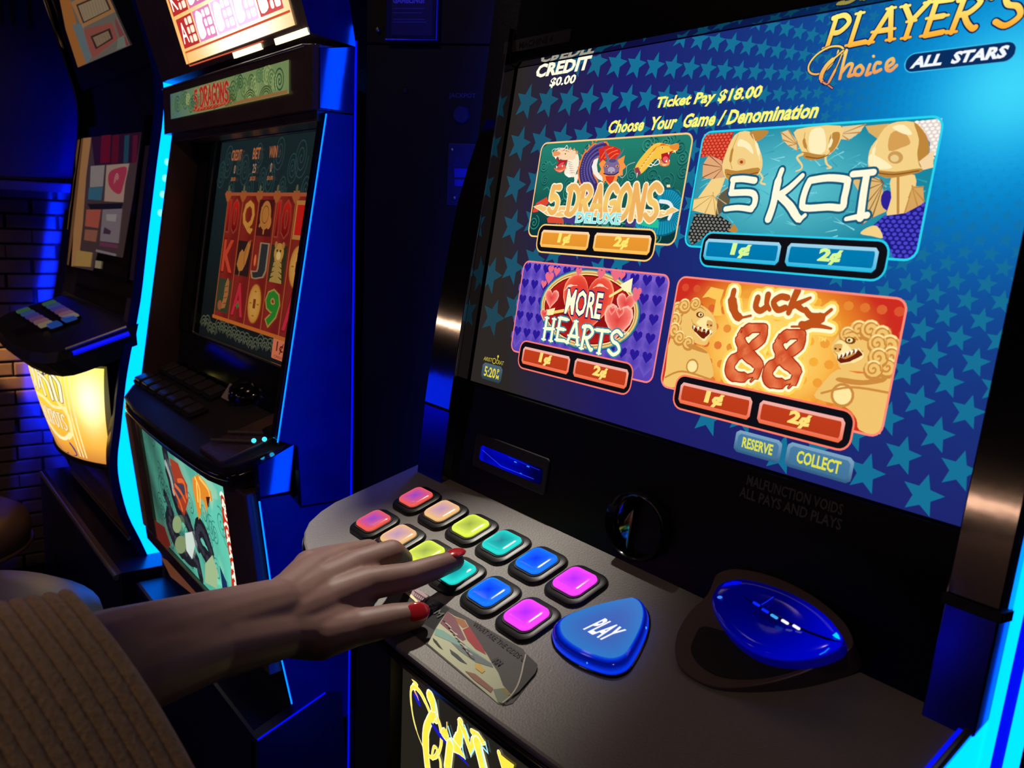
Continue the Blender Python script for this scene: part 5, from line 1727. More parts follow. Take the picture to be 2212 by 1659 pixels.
# header sign
FH = front(-0.0330)
b = B()
hp = [(XL - 0.006, -0.006), (XL - 0.006, -0.030), (XL + 0.004, -0.0325), (XR - 0.016, -0.0325), (XR - 0.004, -0.030), (XR - 0.0005, -0.023), (XR - 0.0005, 0.02), (XL - 0.006, 0.02)]
b.plate(Frame((0, 0, 0.270), (1, 0, 0), (0, 1, 0)), hp, 0, 0.072, 0.0015)
hd = mk('header', b, BROWN, m2)
b = B().tube([V3((XL - 0.004, -0.0325, 0.3425)), V3((XR - 0.02, -0.0345, 0.3415)), V3((XR - 0.003, -0.026, 0.3405))], 0.0014, 6)
mk('bright_edge', b, STEEL, hd)
c4 = [FH.at(*p) for p in ((369, 202), (622, 139), (629, 208), (374, 255))]
hu0, hu1, hv0, hv1 = -0.826, -0.352, 0.2915, 0.3300
a = Art(FH, 0.0006)


def hbg(u, v):
    t_ = (u - hu0) / (hu1 - hu0)
    return mixc(mixc(lin((72, 105, 115)), lin((110, 135, 85)), t_ * 3), lin((120, 140, 88)), t_)


a.grid(hu0, hv0, hu1, hv1, 16, 6, hbg)
a.clip = (hu0, hv0, hu1, hv1)
rnd = random.Random(21)
for i in range(34):
    u, v = hu0 + 0.012 + (hu1 - hu0 - 0.024) * i / 34.0, rnd.uniform(hv0 + .010, hv1 - .010)
    c = lin(rnd.choice(((70, 100, 62), (55, 88, 60), (150, 165, 105), (88, 118, 72))))
    a.spiral(u, v, rnd.uniform(0.010, 0.0165), 2.6, 0.0024, c, 1.0, rnd.choice((1, -1)))
for u in (-0.545, -0.475, -0.42):
    for r in (.0135, .0105, .0075):
        a.stroke(ell(u, hv0 + .001, r * 1.5, r, 11, 0, 180), 0.0018, lin((70, 88, 45)))
a.poly([(hu0 + .24, hv0), (hu1, hv0), (hu1, hv0 + .004), (hu0 + .32, hv0 + .0045)], lin((150, 105, 60)))
sw = [(-0.712, 0.2955), (-0.690, 0.2995), (-0.60, 0.298), (-0.555, 0.2985), (-0.535, 0.3020), (-0.552, 0.2955), (-0.60, 0.2925), (-0.68, 0.2930)]
a.poly(sw, lin((165, 55, 38)))
for i in range(5):
    a.stroke(smooth([(-0.69 + .028 * i, 0.2955), (-0.682 + .028 * i, 0.2985), (-0.672 + .028 * i, 0.2965), (-0.678 + .028 * i, 0.2945)], 3), 0.0009, lin((205, 120, 80)))
a.word('5 DRAGONS', -0.700, 0.2975, -0.553, 0.3235, 0.0052, lin((168, 42, 32)), gap=0.16, taper=0.8, rise=lambda t: (0.001 + .002 * math.sin(3.1 * t), 0.95), outline=0.0022, oc=lin((200, 120, 90)))
mk('sign_glass', a, mat('backlit_sign', (0, 0, 0), 0.25, attr_emit=True, strength=0.8, spec=0.3), hd, label='green swirl sign reading 5 DRAGONS')
b = B().rect(front(-0.0150), XL + 0.01, 0.258, XR - 0.012, 0.270, -0.03, 0.006, 0, 0.001)
mk('lower_trim', b, BROWN, m2)
for s_, u0, u1 in (('CREDIT', -0.63, -0.575), ('BET', -0.505, -0.475), ('WIN', -0.43, -0.40)):
    a = Art(front(-0.0212), 0.0)
    a.text(s_, u0, 0.2605, u1, 0.2675, lin((110, 66, 55)), 0.02)
    mk('trim_lettering', a, PRINT, m2)
# topper: leaning box with over-bright paytable
FT = Frame(V3((0, -0.034, 0.3530)), X1, V3((0, -0.30, 0.954)).normalized())
tv = FT.v
b = B()
dz = 0.36
fl, fr_ = XL + 0.004, XR - 0.002
back = V3((0, 0.10, 0.0))
P0, P1, P2, P3_ = FT.p(fl, 0, 0), FT.p(fr_, 0, 0), FT.p(fr_, dz, 0), FT.p(fl, dz, 0)
w2 = V3((0.012, 0.055, -0.010))
vs = [P0, P1, P2, P3_, P0 + V3((-.002, .06, -0.007)), P1 + V3((0.003, .056, -0.008)), P2 + V3((0.003, .1, 0)), P3_ + V3((-.002, .1, 0))]
b.add(vs, [(0, 1, 2, 3), (0, 4, 5, 1), (3, 2, 6, 7), (0, 3, 7, 4), (4, 7, 6, 5)], 0)
b.add([vs[1], vs[5], vs[6], vs[2]], [(0, 1, 2, 3)], 1)
tp = mk('topper', b, [BROWN, BLUEG], m2)
g = [FT.at(*p) for p in ((405, 147), (645, 68), (600, 0), (355, 0))]
tu0, tu1 = g[0][0] + 0.004, g[1][0] - 0.002
tw = tu1 - tu0
a = Art(FT, 0.0012)


def pay(u, v):
    x, y = (u - tu0) / tw, v / 0.16
    hot = math.exp(-(((x - 0.60) / 0.30) ** 2) - ((y - 0.18) / 0.42) ** 2)
    return mixc(lin((235, 165, 70)), (1.6, 1.45, 1.15), 0.05 + 0.95 * hot)


a.grid(tu0, 0.012, tu1, 0.35, 24, 24, pay)
REDB, PUR, WHT = lin((170, 36, 34)), lin((190, 120, 200)), (2.0, 1.9, 1.9)
a.stroke([(tu0 + .012, 0.0275), (tu1 - 0.004, 0.0275)], 0.0028, lin((195, 75, 40)))
a.stroke([(tu0 + .012, 0.0085), (tu1 - 0.10, 0.0070)], 0.0016, lin((195, 85, 55)))
a.stroke([(tu0 + .012, 0.0085), (tu0 + .012, 0.0275)], 0.0020, lin((195, 80, 45)))
for r in range(4):
    for c in range(5):
        u0 = tu0 + 0.014 + c * (tw - 0.022) / 5.0
        v0 = 0.0325 + r * 0.045
        w_ = (tw - 0.022) / 5.0 - 0.006
        hot = math.exp(-((c - 2.6) / 1.5) ** 2 - ((r) / 2.0) ** 2)
        base = mixc(REDB, (1.25, 0.6, 1.35), hot) if c in (1, 2, 3) else mixc(REDB, lin((235, 110, 110)), hot)
        a.poly([(u0, v0), (u0 + w_, v0), (u0 + w_, v0 + 0.0405), (u0, v0 + 0.0405)], base)
        if c == 0:
            a.text('A' if r == 0 else 'K', u0 + .006, v0 + .006, u0 + w_ * .45, v0 + .034, mixc(lin((250, 225, 190)), WHT, .3), 0.0)
        else:
            a.poly(smooth([(u0 + .006, v0 + .004), (u0 + w_ * .42, v0 + .007), (u0 + w_ * .40, v0 + .022), (u0 + w_ * .48, v0 + .032), (u0 + w_ * .22, v0 + .039), (u0 + .005, v0 + .024)], 3, True), WHT)
        for q in range(3):
            for dx, ww in ((0.52, 0.14), (0.72, 0.22)):
                a.poly(rrect(u0 + w_ * dx, v0 + .004 + .012 * q, u0 + w_ * (dx + ww), v0 + .0135 + .012 * q, 0.003, 3), mixc(lin((250, 215, 190)), WHT, hot))
mk('paytable_glass', a, mat('overbright_glass', (0, 0, 0), 0.3, attr_emit=True, strength=1.25, spec=0.2), tp, label='overbright lit paytable with purple and red cells')
for q in ((505, 125, 565, 110), (595, 96, 665, 79)):
    (ua, va), (ub, vb) = FT.at(q[0], q[1], .002), FT.at(q[2], q[3], .002)
    b = B().rect(FT, ua, va - .001, ub, va + 0.0065, -0.001, 0.002)
    mk('vent_light', b, mat('vent_glow', (0, 0, 0), 0.4, emit=(1.0, 0.95, 0.6), strength=1.6), tp)
# deck with its two rows of dark buttons
d2 = [(-0.868, 0.006), (-0.868, -0.070), (-0.862, -0.098), (-0.848, -0.115), (-0.80, -0.142), (-0.72, -0.150), (-0.55, -0.153), (-0.40, -0.150), (-0.34, -0.142), (-0.322, -0.128), (-0.308, -0.075), (-0.304, 0.006)]
b = B().plate(DECK2, d2, -0.034, 0.0, 0.003)
mk('deck', b, DECK_D, m2)
b = B().tube([DECK2.p(u, v, -0.016) for u, v in smooth(d2[1:11], 3)], 0.0045, 8)
mk('deck_edge', b, GLOSS, m2, 60)
CAPD = mat('dark_button_cap', (0.055, 0.05, 0.048), 0.3, noise=0.2, scale=90, spec=0.5)
first = None
for row in range(2):
    for i in range(6 if row == 0 else 5):
        pu, pv = -0.836 + 0.0455 * i, (-0.050 if row == 0 else -0.094)
        b = B().rect(DECK2, pu - .0195, pv - .0165, pu + .0195, pv + .0165, -0.001, 0.006, 0.004, 0.002)
        h = mk('bet_button', b, SOCK, m2)
        b = B().rect(DECK2, pu - .0165, pv - .0135, pu + .0165, pv + .0135, 0.005, 0.0105, 0.003, 0.002)
        mk('cap', b, CAPD, h)
for pu in (-0.606, -0.566):
    b = B().rect(DECK2, pu - .0185, -.112, pu + .0185, -.082, -0.001, 0.006, 0.004, 0.002)
    h = mk('bet_button', b, SOCK, m2)
    b = B().rect(DECK2, pu - .0155, -.109, pu + .0155, -.085, 0.005, 0.0105, 0.003, 0.002)
    mk('cap', b, CAPD, h)
# chrome reader cup with a paper ticket, tray and lamps on the right of the deck
b = B().lathe(DECK2.p(-0.535, -0.020, 0.0), [(0.034, 0), (0.034, 0.010), (0.028, 0.022), (0.018, 0.027), (0.0, 0.028)], 24, axis=DECK2.n)
mk('reader_cup', b, GLOSS, m2, 40)
b = B().rect(Frame(DECK2.p(-0.560, -0.046, 0.012), DECK2.u, (DECK2.v * 0.8 + DECK2.n * 0.6).normalized()), -0.010, -0.010, 0.020, 0.014, 0, 0.001)
mk('ticket', b, mat('ticket_paper', (0.50, 0.44, 0.30), 0.6, noise=0.1), m2, label='small cream paper ticket in the reader cup')
b = B().tube([DECK2.p(-0.522 + 0.030 * math.cos(q), -0.018 + 0.030 * math.sin(q), 0.014) for q in [math.radians(-60 + 12 * i) for i in range(11)]], 0.0020, 6)
mk('chrome_ring', b, CHROME, m2, 60)
b = B().rect(DECK2, -0.420, -0.142, -0.338, -0.030, -0.001, 0.005, 0.006, 0.002)
mk('note_tray', b, BROWN, m2)
for v_ in (-0.112, -0.088):
    b = B().tube([DECK2.p(-0.416, v_ - 0.012, 0.008), DECK2.p(-0.345, v_ + 0.020, 0.008)], 0.0022, 6)
    mk('chrome_bar', b, STEEL, m2)
b = B().rect(DECK2, -0.362, -0.075, -0.322, -0.040, 0.004, 0.014, 0.005, 0.003)
na = mk('note_slot', b, GLOSS, m2)
for q in ((548, 951), (571, 948)):
    u, v = DECK2.at(*q, 0.015)
    b = B().ball(DECK2.p(u, v, 0.0145), 0.0030, 10, 6)
    mk('indicator_lamp', b, mat('cyan_lamp', (0, 0, 0), 0.4, emit=(0.03, 0.5, 1.0), strength=2.5), na, 60)
# belly glass
b = B()
FB2 = Frame(V3((0, -0.1045, -0.195)), X1, V3((0, -0.115, 0.993)))
b.rect(FB2, XL + 0.012, -0.207, -0.795, 0.012, -0.03, 0.006, 0, 0.002)
mk('belly_frame', b, mat('bronze_trim', (0.20, 0.12, 0.085), 0.38, 0.4, noise=0.5, scale=40), m2)
b = B().rect(FB2, -0.385, -0.207, XR - 0.012, 0.012, -0.03, 0.006, 0, 0.002)
mk('belly_frame', b, BROWN, m2)
b = B().rect(FB2, XL + 0.012, -0.232, XR - 0.012, -0.208, -0.03, 0.006, 0, 0.002)
mk('belly_frame', b, BROWN, m2)
b = B().rect(FB2, -0.850, -0.200, -0.838, 0.004, 0.004, 0.011, 0.0, 0.002)
mk('bright_strip', b, mat('bronze_edge', (0.80, 0.50, 0.34), 0.35, 0.1, emit=None, noise=0.4, scale=60), m2)
a = Art(FB2, 0.0)
bu0, bu1 = -0.795, -0.385


def tealc(u, v):
    t_ = (u - bu0) / (bu1 - bu0)
    return mixc(lin((28, 42, 36)), lin((92, 190, 165)), 0.15 + 0.95 * t_ + 0.12 * math.sin(60 * u + 40 * v))


a.grid(bu0, -0.207, bu1, 0.01, 20, 14, tealc)
rnd = random.Random(4)
for i in range(40):
    u, v = rnd.uniform(bu0 + .05, bu1 - .03), rnd.uniform(-0.19, 0.0)
    t_ = (u - bu0) / (bu1 - bu0)
    a.spiral(u, v, rnd.uniform(0.012, 0.022), 2.3, 0.0022, mixc(lin((25, 45, 40)), lin((52, 135, 118)), t_), 1.2, rnd.choice((1, -1)))
T = lambda pts: FB2.tr(pts, 280, 780, 3.18947)
DK, DK2 = lin((26, 26, 34)), lin((48, 48, 60))
for q, wd in (([(250, 620), (275, 740), (310, 860), (340, 980), (400, 1090), (440, 1190), (480, 1280)], [.030, .044, .05, .045, .036, .03, .02]),
              ([(255, 920), (290, 1020), (290, 1130), (340, 1240), (400, 1320), (470, 1370), (500, 1480)], [.020, .038, .046, .046, .036, .032, .024]),
              ([(600, 1450), (580, 1330), (540, 1210), (500, 1140), (480, 1190), (510, 1290), (580, 1400), (600, 1480)], [.014, .026, .032, .030, .026, .024, .03, .02])):
    p = smooth(T(q), 5)
    a.stroke(p, wd, DK)
    for i in range(2, len(p) - 1, 2):
        a.poly(ell(p[i][0], p[i][1], 0.008, 0.006, 7), DK2)
a.stroke(smooth(T([(265, 700), (300, 800), (320, 900)]), 4), 0.012, lin((150, 155, 150)))
a.poly(T([(290, 660), (350, 700), (380, 780), (415, 850), (420, 960), (395, 1060), (350, 1000), (340, 880), (310, 760)]), lin((150, 55, 32)))
a.poly(T([(320, 830), (400, 850), (410, 900), (350, 960), (330, 900)]), lin((62, 55, 70)))
for q in ([(330, 850), (370, 900), (400, 960)], [(350, 820), (390, 830), (410, 930)], [(320, 880), (360, 960), (380, 1020)]):
    a.stroke(smooth(T(q), 4), 0.007, lin((215, 95, 45)))
a.poly(T([(450, 800), (490, 775), (540, 830), (580, 900), (590, 960), (560, 950), (550, 1040), (530, 960), (500, 930), (510, 1040), (495, 1090), (470, 960), (455, 880)]), lin((215, 130, 40)))
for q in ([(470, 800), (500, 880), (505, 1000)], [(500, 800), (560, 880), (575, 950)], [(480, 840), (490, 960)]):
    a.stroke(smooth(T(q), 4), 0.005, lin((240, 190, 90)))
a.poly(T([(545, 930), (575, 930), (560, 1010)]), lin((60, 25, 20)))
a.poly(T(ell(345, 1120, 32, 60, 14)), lin((130, 150, 105)))
a.poly(T(ell(370, 1260, 40, 62, 14)), lin((120, 135, 95)))
a.poly(T([(400, 1180), (450, 1170), (470, 1260), (450, 1360), (410, 1300)]), lin((190, 205, 195)))
a.poly(T([(540, 1390), (590, 1330), (630, 1450), (620, 1560), (540, 1520)]), lin((150, 175, 130)))
a.poly(T([(640, 1400), (690, 1520), (700, 1570), (660, 1560)]), lin((20, 45, 85)))
a.poly(T([(190, 1090), (260, 1140), (300, 1260), (280, 1290), (210, 1230)]), lin((90, 26, 20)))
a.poly(T([(230, 1340), (330, 1400), (480, 1500), (540, 1590), (450, 1600), (300, 1480)]), lin((88, 48, 28)))
rs = T([(648, 910), (690, 950), (770, 1560), (725, 1565), (720, 1400), (690, 1230), (665, 1100)])
a.poly(rs, lin((190, 45, 25)))
for x, y in ((670, 970), (685, 1045), (700, 1180), (720, 1290), (738, 1400), (750, 1475), (755, 1540)):
    u, v = T([(x, y)])[0]
    a.spiral(u, v, 0.012, 1.4, 0.0042, lin((235, 235, 215)), 1.2)
mk('belly_glass', a, mat('lit_glass_art', (0, 0, 0), 0.2, attr_emit=True, strength=1.15, spec=0.3), m2, label='lit glass with dragons on turquoise swirls')
# stand
b = B()
b.rect(Frame((0, -0.105, 0), (1, 0, 0), (0, 0, 1)), XL + 0.004, FLOOR, XR + 0.0, -0.505, -0.45, 0.0, 0.006, 0.006)
mk('stand', b, mat('navy_stand', (0.008, 0.009, 0.05), 0.35, noise=0.2, scale=12), m2)
b = B().plate(side(XR), [(-0.105, -0.503), (-0.010, -0.465), (0.012, -0.472), (0.02, -0.60), (-0.105, -0.60)], -0.02, 0.0005, 0.001)
mk('stand_flap', b, mat('navy_stand'), m2)
b = B().tube([V3((XR + .0005, -0.104, -0.5025)), V3((XR + .0005, -0.012, -0.4665))], 0.0012, 6)
mk('bright_edge', b, LED_D, m2)

# ================================================================ angled filler panel between the two machines
ANG = math.radians(42)
fp = thing('filler_panel', 'dark angled panel with small plates filling the gap left of the big machine', 'panel', (-0.2, 0.12, FLOOR))
FP = Frame(V3((-0.272, 0.030, 0.0)), V3((math.cos(ANG), math.sin(ANG), 0)), V3((0, 0, 1)))
b = B().rect(FP, -0.003, FLOOR, 0.262, 0.3465, -0.02, 0.0, 0, 0.001)
mk('lower_board', b, NAVY, fp)
b = B().rect(FP, -0.003, 0.3480, 0.262, 0.80, -0.02, 0.0008, 0, 0.001)
mk('upper_board', b, NAVY, fp)
b = B().rect(FP, 0.0990, 0.168, 0.150, 0.2385, 0, 0.0015, 0.002, 0.0005)
pl = mk('notice_plate', b, mat('plate_navy', (0.01, 0.012, 0.05), 0.4), fp, label='small riveted notice plate with warning triangle')
for u, v in ((0.104, 0.2315), (0.1085, 0.1770)):
    b = B().ball(FP.p(u, v, 0.0020), 0.0022, 10, 6)
    mk('rivet', b, STEEL, pl, 60)
a = Art(FP, 0.0018)
PB, PB2 = (0.02, 0.025, 0.14), (0.03, 0.035, 0.30)
a.poly([(0.1075, 0.2005), (0.150, 0.2005), (0.150, 0.2105), (0.1065, 0.2105)], PB2)
a.poly([(0.1080, 0.1905), (0.150, 0.1905), (0.150, 0.1980), (0.1078, 0.1980)], PB2)
a.stroke([(0.1060, 0.2140), (0.1160, 0.2140), (0.1105, 0.2235)], 0.0010, PB, closed=True)
a.stroke(smooth([(0.1095, 0.2195), (0.1118, 0.2180), (0.1095, 0.2165)], 3), 0.0009, PB)
mk('plate_print', a, PRINT, pl)
a = Art(FP, 0.0006)
a.text('JACKPOT', 0.0975, 0.2880, 0.1290, 0.2945, (0.07, 0.07, 0.16), 0.0)
mk('jackpot_lettering', a, PRINT, fp)
b = B().lathe(FP.p(0.1125, 0.2710, 0.0), [(0.0100, 0), (0.0100, 0.0015), (0.0085, 0.003), (0.0, 0.003)], 20, axis=FP.n)
mk('lock', b, mat('plate_navy'), fp, 40)
b = B().rect(FP, 0.0420, 0.2935, 0.0475, 0.2990, 0, 0.002, 0.0015, 0.0005)
mk('key_hole', b, SOCK, fp)
b = B().ball(FP.p(0.012, 0.362, 0.004), 0.0028, 8, 6)
mk('screw', b, STEEL, fp, 60)
# leaflet holder hanging on it
lh = thing('leaflet_holder', 'clear blue-lit leaflet holder with a gambling help notice on the dark panel', 'sign holder', (-0.25, 0.09, 0.35))
b = B().rect(FP, 0.0230, 0.3500, 0.0830, 0.470, 0.0012, 0.010, 0.002, 0.001)
mk('holder', b, mat('holder_plastic', (0.01, 0.012, 0.07), 0.25), lh)
b = B()
b.tube([FP.p(0.0835, 0.470, 0.0105), FP.p(0.0835, 0.3502, 0.0105), FP.p(0.0235, 0.3502, 0.0105)], 0.0009, 6)
mk('rim', b, mat('holder_rim', (0.05, 0.08, 0.7), 0.3, emit=(0, 0.0, 1.0), strength=0.10), lh)
a = Art(FP, 0.0104)
a.poly([(0.030, 0.3550), (0.078, 0.3550), (0.078, 0.468), (0.030, 0.468)], (0.012, 0.014, 0.10))
LB = (0.16, 0.18, 0.95)
a.text('ISSUE WITH', 0.0315, 0.3985, 0.0700, 0.4045, LB, 0.03)
a.text('GAMBLING?', 0.0315, 0.3890, 0.0690, 0.3955, LB, 0.04)
for i, (y, x1_) in enumerate(((0.3835, 0.068), (0.3790, 0.066), (0.3720, 0.069), (0.3690, 0.071))):
    a.stroke([(0.032, y), (x1_, y)], 0.0010, (0.05, 0.06, 0.40))
mk('leaflet', a, PRINT, lh)
# ================================================================ the far machine (curved front)
m3 = thing('slot_machine', 'far left slot machine with curved sides, glowing yellow belly and small coloured buttons', 'slot machine', (-1.25, 0.2, FLOOR), 'slot machines in the row')
L3, R3 = -1.560, -0.945
prof3 = smooth([(-0.088, 0.62), (-0.060, 0.52), (-0.036, 0.44), (-0.021, 0.375), (-0.021, 0.31), (-0.034, 0.225), (-0.054, 0.09), (-0.069, -0.015), (-0.088, -0.105), (-0.099, -0.163), (-0.110, -0.246), (-0.117, -0.295), (-0.116, -0.34), (-0.104, -0.404), (-0.084, -0.457), (-0.072, -0.49)], 3)


def off_prof(d):
    return [(y + d, z) for y, z in prof3]


def ribbon(x0, x1, d0, d1, z0, z1, bb, nx=0.0):
    """A strip on the flank following the curved profile between two set-backs."""
    pr = [(y, z) for y, z in prof3 if z1 >= z >= z0]
    k = len(pr)
    vs = [V3((x, y + d, z)) for y, z in pr for d in (d0, d1) for x in (x0, x1)]
    fs = []
    for i in range(k - 1):
        a_, c_ = 4 * i, 4 * i + 4
        for p, q in ((0, 1), (1, 3), (3, 2), (2, 0)):
            fs.append((a_ + p, a_ + q, c_ + q, c_ + p))
    fs += [(0, 2, 3, 1), (4 * k - 4, 4 * k - 3, 4 * k - 1, 4 * k - 2)]
    bb.add(vs, fs)
    return bb


b = B()
body = off_prof(0.012) + [(0.45, -0.49), (0.45, 0.62)]
b.plate(side(L3 + 0.012), body, 0, R3 - L3 - 0.024)
b.box(L3 + 0.03, R3 - 0.03, -0.06, 0.45, FLOOR, -0.49)
mk('cabinet', b, GLOSS, m3, 30)
b = ribbon(R3 - 0.012, R3, -0.004, 0.0095, -0.5, 0.63, B())
mk('side_blade', b, BLUEP, m3, 30)
b = ribbon(R3 - 0.012, R3 - 0.003, 0.0100, 0.062, -0.5, 0.50, B())
mk('light_strip', b, LED_C, m3, label='wide cyan light strip along the curved right flank')
LEDS = mat('cyan_led_dot', (0, 0, 0), 0.4, emit=(0.25, 0.85, 1.0), strength=1.2)
FR3 = side(R3 - 0.002)
for q in ((362, 350), (357, 385), (352, 420), (347, 460), (341, 610), (336, 655), (331, 690), (327, 735), (322, 775)):
    y_, z_ = FR3.at(*q)
    mk('led_spot', B().ball(V3((R3 - 0.0032, y_, z_)), 1, 10, 6, (V3((0.0008, 0, 0)), V3((0, 0.0055, 0)), V3((0, 0, 0.0065)))), LEDS, m3, 60)
b = ribbon(R3 - 0.012, R3 - 0.004, 0.0100, 0.040, 0.503, 0.60, B())
mk('light_strip', b, LED_D, m3)
b = ribbon(R3 - 0.012, R3 - 0.002, 0.063, 0.45, -0.5, 0.62, B())
mk('side_panel', b, BLUEP, m3, 30)
b = ribbon(L3, L3 + 0.014, 0.0, 0.03, -0.5, 0.62, B())
mk('side_blade', b, CHROME, m3, 30, label='chrome blade on the left side')
b = ribbon(L3 - 0.003, L3, 0.012, 0.020, -0.45, 0.16, B())
mk('light_strip', b, LED_W, m3)
for d0 in (0.0065, 0.0225):  # unseen fins added to narrow the blue beam on the bricks
    b = ribbon(L3 - 0.115, L3, d0, d0 + 0.003, -0.47, 0.165, B())
    mk('added_beam_fin', b, BLACK, m3)
b = ribbon(L3 - 0.003, L3, 0.010, 0.018, 0.19, 0.50, B())
mk('light_strip', b, mat('blue_soft_strip', (0, 0, 0), 0.5, emit=(0.0, 0.006, 1.0), strength=5.0), m3)
# pictures
a = Art(SCREEN3, -0.004)
TAN, TAN2 = lin((150, 105, 65)), lin((95, 70, 50))
T = lambda pts: SCREEN3.tr(pts, 0, 0, 1.0)
mkq = lambda x0, y0, x1, y1: [(x0, y0), (x1, y0), (x1, y1), (x0, y1)]
ag = SCREEN3.tr([(178, 298), (305, 282), (245, 640), (150, 600)])
a.poly(T([(172, 298), (300, 284), (283, 420), (260, 556), (206, 545), (196, 584), (150, 575), (158, 450)]), lin((62, 46, 46)))
a.poly(T([(172, 298), (193, 296), (182, 380), (175, 480), (165, 572), (150, 575), (158, 450)]), TAN)
a.poly(T([(193, 296), (300, 284), (290, 350), (200, 356)]), lin((40, 16, 34)))
for x0, x1, c in ((212, 232, (92, 14, 28)), (236, 250, (82, 14, 26)), (262, 272, (28, 62, 78)), (280, 290, (80, 18, 40))):
    a.poly(T([(x0 + 3, 292), (x1 + 3, 290), (x1, 350), (x0, 352)]), lin(c))
a.poly(T([(192, 358), (222, 356), (218, 402), (190, 404)]), lin((128, 118, 112)))
a.poly(T([(188, 405), (218, 403), (214, 432), (186, 430)]), lin((48, 88, 104)))
a.poly(T([(226, 356), (275, 352), (266, 395), (262, 436), (221, 434)]), lin((150, 122, 108)))
a.poly(T(smooth([(232, 372), (250, 362), (270, 362), (262, 400), (255, 418), (240, 412), (230, 395)], 3, True)), lin((150, 48, 66)))
for r in (0.020, 0.014, 0.008):
    u, v = T([(247, 390)])[0]
    a.stroke(ell(u, v, r, r * 0.8, 12, 20, 200), 0.003, lin((170, 120, 110)))
a.poly(T([(185, 440), (262, 438), (258, 450), (192, 452)]), lin((22, 18, 26)))
a.poly(T([(183, 452), (214, 452), (208, 492), (180, 488)]), lin((150, 72, 58)))
a.poly(T([(180, 495), (207, 497), (203, 522), (178, 518)]), lin((128, 78, 62)))
a.poly(T([(218, 452), (260, 450), (252, 525), (212, 520)]), lin((112, 98, 104)))
a.poly(T([(226, 462), (248, 462), (246, 478), (226, 476)]), lin((135, 128, 125)))
a.poly(T([(222, 490), (236, 498), (234, 506), (219, 504)]), lin((60, 40, 52)))
a.poly(T([(212, 522), (250, 528), (249, 536), (211, 530)]), lin((95, 45, 70)))
a.poly(T([(204, 538), (247, 548), (246, 553), (203, 543)]), lin((115, 105, 112)))
a.poly(T([(163, 540), (196, 545), (192, 576), (158, 574)]), lin((150, 115, 62)))
a.poly(T([(203, 562), (216, 564), (214, 580), (201, 578)]), lin((130, 118, 90)))
mk('display', a, mat('dim_screen', (0, 0, 0), 0.3, attr_emit=True, strength=0.65, spec=0.3), m3, label='dim reel screen with pastel symbols')
b = B().rect(SCREEN3, -1.875, -0.012, -1.30, 0.345, -0.03, -0.0045)
mk('screen_frame', b, GLOSS, m3)
FT3 = Frame(V3((0, -0.030, 0.415)), X1, V3((0, -0.27, 0.963)).normalized())
T = lambda pts: FT3.tr(pts, 0, 0, 3.95)
a = Art(FT3, 0.0)
a.poly(T([(500, -150), (880, -150), (985, 100), (1110, 385), (665, 575), (560, 250)]), lin((98, 92, 82)))
a.poly(T([(480, -150), (560, -150), (640, 150), (740, 540), (665, 575), (560, 250)]), lin((150, 92, 42)))
a.poly(T([(605, 20), (880, -120), (985, 100), (700, 240), (650, 120)]), lin((150, 105, 65)))
a.poly(T([(650, 40), (890, -60), (950, 80), (710, 200)]), lin((60, 42, 34)))
a.poly(T([(668, 50), (880, -40), (932, 80), (718, 185)]), lin((138, 118, 92)))
for i in range(9):
    a.stroke(T([(690 + 24 * i, 48 - 9 * i), (722 + 24 * i, 165 - 10 * i)]), 0.0016, lin((85, 66, 50)))
a.poly(T([(700, 255), (960, 190), (1010, 330), (800, 500), (735, 380)]), lin((135, 72, 62)))
a.poly(T([(775, 310), (940, 240), (970, 330), (820, 420)]), lin((52, 36, 30)))
a.poly(T([(795, 320), (925, 262), (950, 325), (832, 400)]), lin((128, 105, 82)))
for i in range(5):
    a.stroke(T([(815 + 24 * i, 320 - 10 * i), (840 + 24 * i, 385 - 12 * i)]), 0.0016, lin((75, 58, 44)))
a.poly(T([(985, 140), (1110, 385), (1055, 400), (990, 210)]), lin((120, 60, 62)))
a.poly(T([(1010, 330), (1060, 300), (1080, 395), (1000, 420)]), lin((105, 112, 100)))
a.poly(T([(620, 210), (700, 200), (780, 490), (740, 540)]), lin((92, 105, 108)))
mk('upper_display', a, mat('dim_screen'), m3, label='dim tan upper screen with framed panels')
b = B().rect(FT3, -1.53, -0.02, -0.96, 0.2, -0.025, -0.0015)
mk('upper_frame', b, GLOSS, m3)
b = B().tube([V3((L3 + .004, y - 0.004, z)) for y, z in prof3 if z > 0.08], 0.004, 6)
mk('chrome_edge', b, CHROME, m3, 60)
# right inner pillar beside the screen
for z0, z1 in ((-0.105, -0.012), (-0.006, 0.27)):
    pr = [(y, z) for y, z in prof3 if z0 <= z <= z1]
    b = ribbon(R3 - 0.07, R3 - 0.0125, 0.004, 0.03, z0, z1, B())
    mk('pillar', b, mat('violet_grey_trim', (0.11, 0.075, 0.12), 0.45, noise=0.2, scale=40), m3, 30)
